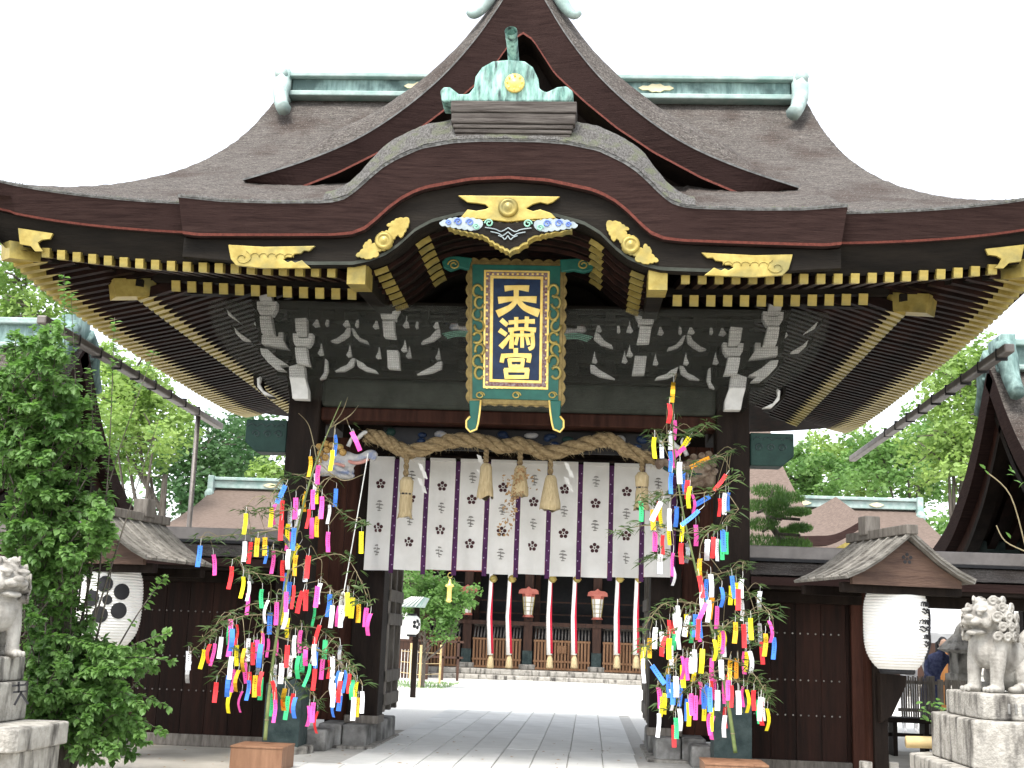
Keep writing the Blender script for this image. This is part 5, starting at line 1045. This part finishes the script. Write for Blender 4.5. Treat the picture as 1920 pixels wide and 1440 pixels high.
for px in (920, 955, 1031, 1077, 1157, 1193):
    t_ = PY(px, 1088, HY-1.0); b_ = PY(px, 1228, HY-1.0); x = t_.x; ro = thing('bell_rope', 'red and white cloth bell rope hanging before the worship hall', 'bell rope', (x, HY-1, b_.z-.4), 'bell ropes of the hall')
    MB().tube([(x, HY-1, t_.z+.9), (x+.02, HY-1.02, t_.z), (x, HY-1, (t_.z+b_.z)/2), (b_.x-.02, HY-1, b_.z)], [.06,.07,.09,.10], 8).build('cloth', 'paper', ro, smooth=True)
    MB().tube([(x+.07, HY-1.03, t_.z-.1), (x+.07, HY-1.05, (t_.z+b_.z)/2), (b_.x+.06, HY-1.05, b_.z+.05)], [.03,.045,.05], 6).build('red_cloth', 'cloth_red', ro, smooth=True)
    MB().lathe([(.05,0),(.10,-.15),(.13,-.42),(.11,-.46)], (b_.x, HY-1, b_.z), 10).build('tassel', 'straw', ro, smooth=True)
    q = MB().ell((x+.10, HY-1.05, t_.z+.05), .14, nu=14, nv=10); q.tube([(x+.10+.142*math.cos(a), HY-1.05+.142*math.sin(a), t_.z+.03) for a in [i*math.pi/7 for i in range(15)]], .018, 5); q.build('bell', 'gold', ro, smooth=True)
# hall roofs: tall centre and lower wings
def slope_roof(name, xa, xb, ye, ze, yr, zr, flare, K_):
    def f(u, v): t = v; z = ze+(zr-ze)*(.72*t+.28*t*t); w = flare*(1-t)**1.6; return ((xa-w)+(xb-xa+2*w)*u, ye+(yr-ye)*t, z)
    return MB().grid(f, 12, 16).grid(lambda u, v: (f(u, 1-v)[0], 2*yr-f(u, 1-v)[1], f(u, 1-v)[2]), 12, 16).build(name, 'bark_roof', K_, smooth=True)
slope_roof('centre_roof', -8.2, 8.2, HY-2.4, 4.75, HY+6, 10.6, 1.2, H)
for s in (-1, 1):
    xo = 15.0 if s == -1 else 14.2; zr = 7.15 if s == -1 else 7.1
    slope_roof('wing_roof', *sorted((s*6.5, s*xo)), HY-.6, 4.5, HY+6, zr, .75, H)
    MB().box(*sorted((s*6.5, s*xo)), HY+5.75, HY+6.25, zr, zr+.32).build('ridge', 'copper_pale', H, bevel=.03); MB().box(*sorted((s*6.5, s*(xo+.1))), HY+5.65, HY+6.35, zr+.32, zr+.46).build('ridge_cap', 'copper_pale', H, bevel=.03)
    q = MB().box(s*xo-.12, s*xo+.12, HY+5.5, HY+6.5, zr-.35, zr+.5); q.ell((s*xo, HY+5.5, zr-.3), (.2,.25,.25)); q.build('ridge_end', 'copper_pale', H, bevel=.03)
    for k in range(2): MB().prism([(s*(9.6+2.9*k)+dx, zr+.16+dz) for dx, dz in ((-.3,0),(-.15,.07),(0,.1),(.15,.07),(.3,0),(.15,-.07),(0,-.1),(-.15,-.07))], HY+5.7, HY+5.75).build('ridge_crest', 'gold_overexposed', H, fix=True)
    MB().box(*sorted((s*8, s*xo)), HY+1, HY+5, .34, 4.6).build('wing_wall', 'hall_wood', H)
# upturned eave with gilt fittings by the pine
a = PY(1552, 992, 24); b_ = PY(1622, 972, 24); T_ = thing('side_porch', 'small porch roof with upturned brown eave and gold fittings behind the pine', 'porch', (b_.x, 24, 0))
cv = smooth_curve([(a.x-1.6, a.z-.25), (a.x-.4, a.z-.22), (a.x+.3, a.z-.12), (b_.x, b_.z)], 16)
MB().prism([(p.x, p.y) for p in cv]+[(p.x-.12*(i/16), p.y-.30) for i, p in reversed(list(enumerate(cv)))], 24, 24.5).build('eave_edge', 'thatch_edge', T_, fix=True)
MB().grid(lambda u, v: (cv[int(u*16)].x-.3*v, 24+3*v, cv[int(u*16)].y+1.0*v), 16, 4).build('roof', 'bark_roof', T_, smooth=True)
MB().prism([(cv[9].x+.1, cv[9].y-.42), (cv[14].x, cv[14].y-.40), (cv[14].x-.1, cv[14].y-.62), (cv[9].x+.2, cv[9].y-.58)], 24.2, 24.3).build('gilt_fitting', 'gold', T_, fix=True)
MB().box(cv[3].x, cv[10].x, 24.3, 27, 0, cv[8].y-.4).build('porch_wall', 'dark_wood', T_)
q = MB(); c_ = PY(1585, 1015, 14); q.add([(c_.x-1.2,14,c_.z-.1),(c_.x-.2,14,c_.z+.35),(c_.x+.9,14,c_.z+.45),(c_.x+.7,14.4,c_.z-.5),(c_.x-1.0,14.4,c_.z-.5)], [(0,1,2,3,4)]); 
# ================================================================ trees
leafmat('leaf_camphor', (.10,.19,.045), (.32,.44,.13), .35); leafmat('leaf_dark', (.03,.085,.03), (.10,.19,.07), .5); leafmat('leaf_pine', (.03,.08,.02), (.11,.20,.05), 1.5); leafmat('leaf_plum', (.055,.13,.03), (.17,.30,.085), 3.0); leafmat('leaf_mid', (.07,.16,.04), (.20,.33,.10), .6)
mat('bark', (.06,.05,.04), (.15,.13,.11), rough=.9, scale=4, stretch=(3,3,.5), bump=.6)
def tree(x, y, h, blobs, leafm, label, name='broadleaf_tree', n=5200, ls=.30, grp='trees behind the shrine', lean=0):
    T = thing(name, label, 'tree', (x, y, 0), grp); q = MB()
    top = Vector((x+lean, y, h*.62)); base = Vector((x, y, 0)); tk = smooth_curve([tuple(base), (x+lean*.3, y+.2, h*.25), tuple(top)], 10); q.tube(tk, [.028*h*(1-.07*i) for i in range(11)], 9)
    for bx_, by, bz, r_ in blobs:
        st = tk[random.randint(4, 9)]; e = Vector((bx_, by, bz)); q.tube(smooth_curve([tuple(st), tuple((st+e)/2+Vector((random.uniform(-.4,.4), 0, -.3))), tuple(e)], 7), [.011*h*(1-i*.11) for i in range(8)], 6)
        for _ in range(4): d = Vector((random.gauss(0,1), random.gauss(0,1), random.gauss(.2,.8))).normalized()*r_*.85; q.tube([e, e+d*.5+Vector((0,0,.1)), e+d], [.004*h,.003*h,.0015*h], 4)
    q.build('trunk', 'bark', T, smooth=True)
    lv = MB(); tot = sum(b_[3]**2 for b_ in blobs)
    for bx_, by, bz, r_ in blobs:
        subs = [(Vector((random.gauss(0,1), random.gauss(0,1), random.gauss(.1,.8))).normalized()*r_*random.uniform(.35,.95), r_*random.uniform(.22,.42)) for _ in range(16)]
        for _ in range(int(n*r_*r_/tot)):
            o_, sr = random.choice(subs); d = Vector((random.gauss(0,1), random.gauss(0,1), random.gauss(0,.75))).normalized()
            p = Vector((bx_, by, bz))+o_+d*sr*random.uniform(.6,1.05); l = ls*random.uniform(.6,1.3)
            a = Vector((random.uniform(-1,1), random.uniform(-1,1), random.uniform(-.5,.5))).normalized()*l; b2 = (d+Vector((random.uniform(-.6,.6), random.uniform(-.6,.6), random.uniform(-.3,.6)))).cross(a).normalized()*l*.55
            lv.add([p-a*.5, p+b2*.5, p+a*.5, p-b2*.5], [(0,1,2,3)])
    tag(lv.build('crown', leafm, T), None, kind='stuff')
    return T
def bl(Y, items): return [(PY(px, py, Y+dy).x, Y+dy, PY(px, py, Y+dy).z, r_) for px, py, r_, dy in items]
random.seed(21)
def tr_px(px, Y, items, leafm, label, **k): p = PY(px, 1100, Y); tree(p.x, Y, max(b_[2] for b_ in bl(Y, items)), bl(Y, items), leafm, label, **k)
tr_px(290, 34, [(225,760,2.2,0),(265,770,2.0,1),(290,820,1.7,-1),(220,840,1.6,0),(250,700,1.6,0),(190,690,1.6,1)], 'leaf_camphor', 'sunlit yellow green camphor tree beside the downpipe', n=8500, ls=.26)
tr_px(60, 40, [(40,530,2.6,0),(80,590,2.2,0),(0,600,2.4,1),(30,680,2.4,0),(110,640,2.0,1)], 'leaf_camphor', 'bright camphor tree showing beneath the roof corner', n=6500, ls=.32)
tr_px(395, 46, [(360,880,2.6,0),(390,840,2.4,0),(350,950,2.6,0),(420,900,2.2,1),(330,900,2.0,0)], 'leaf_dark', 'dark conifer standing behind the thin downpipe', name='conifer_tree', n=6500, ls=.3)
tr_px(455, 50, [(450,850,2.2,0),(480,830,2.0,0),(440,810,2.2,1),(500,870,1.8,0)], 'leaf_dark', 'dark thin crowned tree with bare forks behind the side hall roof', n=2400, ls=.32)
tr_px(520, 44, [(505,905,1.4,0),(530,890,1.4,0)], 'leaf_camphor', 'small bright green tree above the copper ridge', n=1800, ls=.28)
tr_px(140, 48, [(130,800,3,0),(180,900,3,0),(100,950,3,1)], 'leaf_mid', 'mid green tree seen through the gap below the gutter', n=4500, ls=.34)
tr_px(1810, 42, [(1800,720,2.6,0),(1840,780,2.6,0),(1790,820,2.4,0),(1830,700,2.2,1),(1780,880,2.2,0),(1860,860,2.4,0)], 'leaf_camphor', 'tall bright camphor tree behind the cloister gable', n=9000, ls=.30)
tr_px(1690, 54, [(1700,860,2.8,0),(1660,870,2.6,0),(1720,900,2.6,0),(1740,840,2.4,1),(1640,900,2.4,0)], 'leaf_mid', 'rounded green tree above the copper ridged wing roof', n=7000, ls=.33)
tr_px(1600, 58, [(1600,900,2.4,0),(1560,890,2.6,0),(1620,860,2.2,0),(1580,860,2,1)], 'leaf_camphor', 'pale feathery tree next to the rounded green tree', n=5500, ls=.33)
tr_px(1520, 50, [(1510,890,1.9,0),(1490,900,1.7,0),(1540,915,1.8,0)], 'leaf_mid', 'low green tree beside the gate eave and clipped pine', n=4000, ls=.3)
for k in range(9):      # the wood closing the view behind the precinct
    x = -52+13*k+random.uniform(-3,3); Y = 78+random.uniform(-6,6)
    tree(x, Y, 13, [(x+random.uniform(-4,4), Y+random.uniform(-3,3), random.uniform(4,10), random.uniform(3,4.5)) for _ in range(6)], 'leaf_mid', 'tree of the wood closing the view behind the precinct', n=2600, ls=.6, grp='wood behind the precinct')
# clipped pine
PT = thing('pine_tree', 'clipped pine with layered cloud pads beside the gate pillar', 'tree', (PY(1450,1030,9).x, 9, 0)); q = MB(); b0 = PY(1455, 1040, 9)
tk = smooth_curve([(b0.x, 9, 0), (b0.x-.1, 9, b0.z*.6), (b0.x+.15, 9, b0.z), tuple(PY(1440,970,9)), tuple(PY(1450,915,9))], 16); q.tube(tk, [.11-.005*i for i in range(17)], 8); lv = MB()
for px, py, rx in ((1440,922,.36),(1480,935,.30),(1420,950,.34),(1465,962,.34),(1500,962,.22),(1430,985,.36),(1475,1000,.24),(1500,992,.24),(1425,1018,.42),(1490,1022,.34),(1455,945,.28)):
    c_ = PY(px, py, 9+random.uniform(-.4,.4)); q.tube(smooth_curve([tuple(min(tk, key=lambda v: (v-c_).length+abs(v.z-c_.z))), tuple(c_+Vector((0,0,-.12)))], 4), .03, 5)
    for _ in range(900):
        d = Vector((random.gauss(0,1), random.gauss(0,1), random.gauss(0,1))).normalized()*random.uniform(.5,1); p = c_+Vector((d.x*rx, d.y*rx, d.z*rx*.36)); n_ = Vector((random.uniform(-.5,.5), random.uniform(-.5,.5), 1)).normalized()*random.uniform(.05,.10); w = Vector((random.uniform(-1,1), random.uniform(-1,1), 0)).normalized()*.009
        lv.add([p-w, p+w, p+n_], [(0,1,2)])
q.build('trunk', 'bark', PT, smooth=True); tag(lv.build('needles', 'leaf_pine', PT), None, kind='stuff')
# courtyard tree with gold lantern, left of the hall
random.seed(5)
tr_px(800, 20, [(790,1110,.75,0),(830,1100,.7,.3),(850,1140,.6,0),(810,1160,.65,0),(770,1095,.7,0),(870,1120,.5,-.2),(840,1180,.5,0),(770,1140,.55,.2)], 'leaf_plum', 'leafy courtyard plum tree beside the small white lantern', name='courtyard_tree', n=5200, ls=.13, grp='courtyard trees')
p = PY(843, 1100, 19); GL = thing('hanging_lantern', 'gilt metal lantern among the leaves of the courtyard tree', 'lantern', (p.x, 19, p.z-.8)); MB().lathe([(.015,.2),(.035,.14),(.04,.08),(.11,.05),(.12,0),(.06,-.02),(.065,-.35),(.09,-.38),(.03,-.42)], (p.x, 19, p.z), 12).build('body', 'gold_bright', GL, smooth=True); MB().tube([(p.x+.06*math.cos(a), 19, p.z+.30+.07*math.sin(a)) for a in [i*.5 for i in range(13)]], .012, 5).build('ring', 'gold', GL)
c_ = PY(772, 1172, 14); sl_ = paper_lantern((c_.x, 14, c_.z), .20, .42, 'small white paper lantern with plum crest by the courtyard tree', ribs=12)
for k in range(5): t = k*2*math.pi/5; q = MB(); lantern_disc(q, (c_.x,14,c_.z), .20, .42, .75+.075*math.cos(t)/.2, .02+.075*math.sin(t), .042); q.build('crest_dot', 'black', sl_)
p = PY(778, 1128, 14); SRf = thing('small_lantern_roof', 'small pale slatted roof over the courtyard paper lantern', 'lantern stand', (p.x, 14.3, 0)); MB().prism([(p.x-.5,p.z-.12),(p.x+.02,p.z+.10),(p.x+.26,p.z+.10),(p.x+.16,p.z-.12)], 13.7, 14.6).build('roof', 'copper_pale', SRf, fix=True); MB().box(p.x-.06, p.x+.06, 14.4, 14.5, 0, p.z-.13).build('post', 'dark_wood', SRf)
for k in range(6): MB().beam((p.x-.45+.10*k, 13.69, p.z-.115), (p.x-.02+.05*k, 13.69, p.z+.105), .02, .02).build('roof_batten', 'paper', SRf)
FN = thing('bamboo_fence', 'pale bamboo and wire fence along the courtyard grass', 'fence', (PY(790,1280,16).x, 16, 0))
mat('pale_bamboo', (.45,.33,.15), (.58,.45,.24), rough=.6)
for px, py in ((786,1290),(824,1282),(768,1275)):
    b_ = PZ(px, py, 0); MB().tube([(b_.x, b_.y, 0), (b_.x, b_.y, 1.15)], .035, 7).build('post', 'pale_bamboo', FN)
for z in (.35,.65,.95): MB().tube([PZ(750,1284,0)+Vector((0,0,z)), PZ(786,1290,0)+Vector((0,0,z)), PZ(824,1282,0)+Vector((0,0,z-.06))], .012, 5).build('rail', 'pale_bamboo', FN)
for k in range(6): b_ = PZ(750+6*k, 1284+k, 0); MB().tube([b_+Vector((0,0,.05)), b_+Vector((0,0,1.0))], .01, 4).build('wire', 'paper', FN)
gr = PZ(770,1288,0); q = MB()
for k in range(2600): b_ = Vector((gr.x+random.uniform(-2.6,1.0), gr.y+random.uniform(-.9,4), 0)); q.add([b_, b_+Vector((.012,0,0)), b_+Vector((random.uniform(-.03,.03), random.uniform(-.03,.03), random.uniform(.04,.10)))], [(0,1,2)])
tag(q.build('grass', 'leaf_mid'), 'short green grass beside the courtyard fence', 'grass', kind='stuff')
b_ = PY(545, 1200, 24); SB = thing('side_building', 'dark timber outbuilding with white panels beside the worship hall', 'building', (PY(840,1250,24).x-3, 26, 0))
xr = PY(866, 1250, 26).x; MB().box(xr-7, xr-1.6, 27, 30, 0, 3.2).build('wall', 'hall_wood', SB); MB().box(xr-7.3, xr-1.2, 26, 30, 3.2, 3.4).build('roof', 'bark_roof', SB)
for k in range(4): MB().box(xr-6+1.1*k, xr-5.2+1.1*k, 26.96, 27.0, 1.2, 2.4).build('panel', 'paper', SB)
for k in range(5): MB().box(xr-2.2+.5*k, xr-2.12+.5*k, 26.2, 26.28, 0, 1.25).build('railing_post', 'hall_wood', SB)
for z in (.7, 1.2): MB().box(xr-2.3, xr, 26.2, 26.28, z, z+.07).build('railing', 'hall_wood', SB)
# ================================================================ passage behind the right lantern
p = PY(1790, 1170, 8); TE = thing('stall_awning', 'grey white scalloped awning over a stall behind the lantern', 'awning', (p.x, 8, 0))
w0, w1 = PY(1700,1190,8).x, PY(1960,1190,8).x; zt_ = PY(1780,1160,8).z; ze = PY(1780,1188,8).z; mat('awning', (.45,.46,.47), (.55,.56,.57), rough=.8)
MB().grid(lambda u, v: (w0+(w1-w0)*u, 9.6-1.6*v, zt_+.25-(zt_+.25-ze)*v), 12, 3).build('canopy', 'awning', TE); ns = 40
MB().add([(w0+(w1-w0)*i/ns, 8, ze) for i in range(ns+1)]+[(w0+(w1-w0)*i/ns, 7.99, ze-.05-.13*abs(math.sin(i*math.pi/5))) for i in range(ns+1)], [(i, i+1, ns+2+i, ns+1+i) for i in range(ns)]).build('scalloped_edge', 'awning', TE)
mat('orange_wood', (.42,.17,.05), (.52,.24,.08), rough=.6); mat('skin', (.55,.36,.27), rough=.6); mat('navy_cloth', (.012,.018,.06), (.05,.06,.12), rough=.8, scale=20); mat('white_cloth', (.75,.75,.76), rough=.8); mat('hair', (.012,.01,.009), rough=.4)
for px, mt, w in ((1757,'black',.05),(1767,'orange_wood',.13)):
    b_ = PY(px, 1200, 8.1); MB().box(b_.x-w/2, b_.x+w/2, 8.05, 8.15, 0, ze).build('post', mt, TE)
sl2 = thing('stone_lantern', 'grey stone lantern standing behind the seated lion in full view', 'lantern', (PY(1800,1250,7).x, 7, 0)); lx = PY(1803,1250,7).x
MB().lathe([(.30,0),(.30,.18),(.13,.26),(.12,.95),(.28,1.02),(.28,1.12),(.20,1.14),(.20,1.45),(.26,1.47),(.40,1.52),(.12,1.78),(.07,1.90),(0,1.98)], (lx, 7, 0), 6).build('body', 'pale_stone', sl2, bevel=.012)
fc = thing('picket_fence', 'weathered grey picket fence panel in the passage', 'fence', (PY(1720,1300,5.5).x, 5.5, 0)); f0 = PY(1692, 1340, 5.0); f1 = PY(1740, 1340, 5.0); z0_, z1_ = PY(1715,1345,5).z, PY(1715,1270,5).z
for k in range(12): xx = f0.x+(f1.x-f0.x)*k/11; MB().box(xx-.011, xx+.011, 5.0, 5.02, z0_, z1_+.02*(k % 2)).build('picket', 'gray_wood', fc)
for z in (z0_+.08, z1_-.1): MB().box(f0.x-.05, f1.x+.7, 5.025, 5.06, z, z+.05).build('rail', 'gray_wood', fc)
MB().box(f1.x+.03, f1.x+.12, 5.0, 5.1, 0, z1_+.03).build('post', 'gray_wood', fc, bevel=.01)
for k in range(9): xx = f1.x+.2+k*.11; MB().box(xx-.045, xx+.045, 5.0, 5.02, z0_+.2, z1_-.02).build('picket', 'gray_wood', fc)
bn2 = thing('bench', 'dark low wooden bench in the passage behind the lantern', 'bench', (PY(1715,1355,4).x, 4, 0)); a = PY(1676, 1352, 3.6); b_ = PY(1742, 1352, 3.6)
MB().box(a.x-.1, b_.x+.2, 3.6, 4.0, a.z-.02, a.z+.05).build('seat', 'dark_wood', bn2, bevel=.01); MB().box(a.x-.1, b_.x+.2, 3.75, 3.8, a.z-.22, a.z-.17).build('stretcher', 'dark_wood', bn2)
for xx in (a.x, b_.x-.05): MB().box(xx, xx+.06, 3.65, 3.95, 0, a.z-.02).build('leg', 'dark_wood', bn2)
q = MB().tube([PY(1699,1391,-2.8), PY(1745,1391,-2.8)+Vector((.3,0,0))], .055, 12); bp = q.build('bamboo_pole', 'pale_bamboo', None, smooth=True); tag(bp, 'cut bamboo pole lying by the base of the lion pedestal', 'pole')
def person(x, y, label, lean, cloth, z=0):
    T = thing('person', label, 'person', (x, y, 0), 'visitors at the stall'); me = bpy.data.meshes.new('body')
    P_ = [(0,0,.92),(lean*.4,0,1.15),(lean,0,1.38),(lean*1.2,0,1.47),(lean*1.5,0,1.58),(.09,0,.88),(.10,-.02,.48),(.10,0,.08),(.11,-.12,.04),(-.09,0,.88),(-.10,.02,.48),(-.10,.02,.08),(-.11,-.10,.04),(lean+.19,0,1.36),(lean+.24,-.08,1.10),(lean+.18,-.28,1.02),(lean-.19,0,1.36),(lean-.24,-.08,1.10),(lean-.18,-.28,1.02)]
    Ed = [(0,1),(1,2),(2,3),(3,4),(0,5),(5,6),(6,7),(7,8),(0,9),(9,10),(10,11),(11,12),(2,13),(13,14),(14,15),(2,16),(16,17),(17,18)]
    me.from_pydata([(x+a, y+b_, c_) for a, b_, c_ in P_], Ed, []); o = link('body', me, cloth, T)
    md = o.modifiers.new('skin', 'SKIN'); rad = [.15,.14,.16,.06,.09,.09,.065,.045,.04,.09,.065,.045,.04,.065,.045,.03,.065,.045,.03]
    for v, r_ in zip(me.skin_vertices[0].data if me.skin_vertices else [], rad): v.radius = (r_, r_*.85)
    if not me.skin_vertices:
        bm = bmesh.new(); bm.from_mesh(me); ly = bm.verts.layers.skin.verify(); bm.verts.ensure_lookup_table()
        for i, v in enumerate(bm.verts): v[ly].radius = (rad[i], rad[i]*.85); v[ly].use_root = (i == 0)
        bm.to_mesh(me); bm.free()
    md = o.modifiers.new('sub', 'SUBSURF'); md.levels = 2; md.render_levels = 2
    hx = x+lean*1.5; MB().ell((hx, y-.02, 1.60), (.075,.09,.11)).ell((hx, y-.115, 1.59), (.014,.02,.02)).build('face', 'skin', T, smooth=True); MB().ell((hx, y+.012, 1.635), (.088,.098,.10)).build('hair', 'hair', T, smooth=True)
person(PY(1742,1230,7.4).x, 7.4, 'visitor in navy patterned clothes leaning forward under the stall awning', .16, 'navy_cloth'); person(PY(1704,1260,8.6).x, 8.6, 'visitor in white clothes standing behind the picket fence', .05, 'white_cloth')
# ================================================================ plum shrub in the foreground
random.seed(3); YB = -3.9
SH = thing('plum_shrub', 'dense leafy green plum shrub crowding the lantern and stone lion', 'shrub', (PY(120,1440,YB).x, YB, 0)); base = Vector((PY(110,1440,YB).x, YB+.2, 0)); wd = MB(); leaves = []
def leaf_m():
    q = MB(); q.add([(0,0,0),(.26,.30,.04),(.28,.62,.03),(0,1,-.12),(-.28,.62,.03),(-.26,.30,.04),(0,.5,-.03)], [(0,1,6),(1,2,6),(2,3,6),(3,4,6),(4,5,6),(5,0,6)]); me = q.mesh('leaf'); me.materials.append(MATS['leaf_plum']); return me
LM = leaf_m()
def add_branch(tx, ty, dy, dens=1.0, r0=.012, start=None):
    e = PY(tx, ty, YB+dy); st = start or base+Vector((random.uniform(-.15,.15), random.uniform(-.2,.2), random.uniform(.3, max(.5, min(1.7, e.z*.7))))); mid = (st+e)/2+Vector((random.uniform(-.12,.12), random.uniform(-.15,.15), .18))
    cv = smooth_curve([tuple(st), tuple(mid), tuple(e)], 16); wd.tube(cv, [r0*(1-i/19) for i in range(17)], 5)
    L_ = sum((b_-a).length for a, b_ in zip(cv, cv[1:])); n = int(L_*80*dens)
    for k in range(n):
        t = random.uniform(0, 1)**.6; i = min(15, int(t*16)); p = cv[i].lerp(cv[i+1], t*16-i); d = (cv[i+1]-cv[i]).normalized(); side = d.cross(Vector((random.uniform(-1,1), random.uniform(-1,1), random.uniform(-1,1)))).normalized()
        dr = (d*.6+side+Vector((0,-.25,-.45))).normalized(); l = random.uniform(.05,.098)*(1.12-.3*t); X_, Y_ = to_px(p+dr*l*.5)
        if 168 < X_ < 275 and 1052 < Y_ < 1205 and random.random() < (.93 if X_ > 205 else .72): continue
        if X_ < 48 and 1060 < Y_ < 1232 and random.random() < .8: continue
        if X_ > 335 or (X_ > 215 and Y_ < 1050 and k % 3): continue
        leaves.append((p, dr, l))
for cx_, cy_, rx, ry, n in ((60,750,105,105,50),(115,850,95,80,46),(75,960,110,80,46),(135,985,95,70,40),(50,680,90,65,28),(95,1110,80,70,34),(110,1220,95,60,36),(210,1235,90,45,34),(200,1300,100,50,40),(130,1340,70,60,26),(185,1390,100,50,36),(90,1290,50,60,18),(140,800,55,80,24),(20,850,40,160,30)):
    for _ in range(n): a = random.uniform(0, 6.28); r_ = math.sqrt(random.random()); tx_, ty_ = cx_+rx*r_*math.cos(a), cy_+ry*r_*math.sin(a); hub = PY(tx_*.45+35+random.uniform(-60,50), min(1400, ty_+random.uniform(10,110)), YB+random.uniform(-.3,.6)); add_branch(tx_, ty_, random.uniform(-.7,.7), dens=1.25, r0=.007, start=hub)
for tx, ty in ((120,515),(133,548),(215,595),(290,655),(158,940),(300,780),(165,820),(312,1078),(208,1048),(322,1185),(325,1240),(300,1215),(320,1325),(310,1375),(255,1400),(180,745),(170,690),(150,1010),(60,610),(20,620)): add_branch(tx, ty, random.uniform(-.3,.3), dens=.8 if ty > 900 else .55)
for hx, hy in ((60,1100),(110,1000),(40,850),(90,780),(160,1260),(200,1300),(130,1180),(30,700)): wd.tube(smooth_curve([tuple(base), tuple((base+PY(hx,hy,YB+.2))/2+Vector((random.uniform(-.1,.1),0,.1))), tuple(PY(hx,hy,YB+.2))], 10), [.035-.0025*i for i in range(11)], 6)
wd.build('branches', 'bark', SH, smooth=True); leaves.sort(key=lambda a: a[0].y); lvm = MB()
def leaf_mat4(p, d, l):
    sx = d.cross(Vector((random.uniform(-.4,.4), random.uniform(-.8,.1), 1))).normalized(); uz = sx.cross(d); m4 = Matrix((sx*l, d*l, uz*l)).transposed().to_4x4(); m4.translation = p; return m4
for i, (p, d, l) in enumerate(leaves):
    m4 = leaf_mat4(p, d, l)
    if i < 290: link('leaf', LM, None, SH, mw=m4)
    else: lvm.add([m4 @ v.co for v in LM.vertices], [tuple(f.vertices) for f in LM.polygons])
tag(lvm.build('foliage', 'leaf_plum', SH), None, kind='stuff'); print('shrub leaves', len(leaves))
p0 = PY(1925, 1035, -3); TWg = thing('budding_twig', 'thin twig with a few fresh leaves reaching in by the cloister', 'branch', tuple(p0)); q = MB(); cv = smooth_curve([tuple(p0), tuple(PY(1895,930,-3)), tuple(PY(1850,885,-3))], 10); q.tube(cv, .006, 5); q.tube(smooth_curve([tuple(p0), tuple(PY(1885,1015,-3)), tuple(PY(1868,985,-3))], 8), .006, 5); q.build('stem', 'twig', TWg)
for k, (px, py) in enumerate(((1848,880),(1853,890),(1890,880),(1896,885),(1886,890),(1900,900),(1910,915),(1895,1010))): link('leaf', LM, None, TWg, mw=leaf_mat4(PY(px,py,-3), Vector((random.uniform(-1,1), -.2, random.uniform(-.2,1))).normalized(), .08))
# low plant by the pedestal
q = MB(); c_ = PY(1765, 1330, -2.9); PLt = thing('low_plant', 'low green plant growing beside the lion pedestal', 'plant', (c_.x, -2.9, 0)); q.tube([(c_.x,-2.9,0),(c_.x,-2.9,c_.z)], .012, 5); q.build('stem', 'twig', PLt)
for k in range(40): link('leaf', LM, None, PLt, mw=leaf_mat4(c_+Vector((random.uniform(-.16,.12), random.uniform(-.1,.1), random.uniform(-.12,.08))), Vector((random.uniform(-1,1), random.uniform(-.6,.2), random.uniform(-.3,.6))).normalized(), random.uniform(.05,.09)))

# fallen leaves and grit on the forecourt
random.seed(31); q = MB()
for k in range(420):
    p = Vector((random.uniform(-6, 6), random.uniform(-7, 3.5), .031)); l = random.uniform(.008, .035); a = random.uniform(0, 6.28); d = Vector((math.cos(a), math.sin(a), 0))*l; n = Vector((-math.sin(a), math.cos(a), 0))*l*.4
    q.add([p-d, p+n+Vector((0,0,l*.2)), p+d, p-n], [(0,1,2,3)])
tag(q.build('fallen_leaves', 'dry_leaf'), 'scattered dry leaf bits on the paving before the gate', 'leaves', kind='stuff')
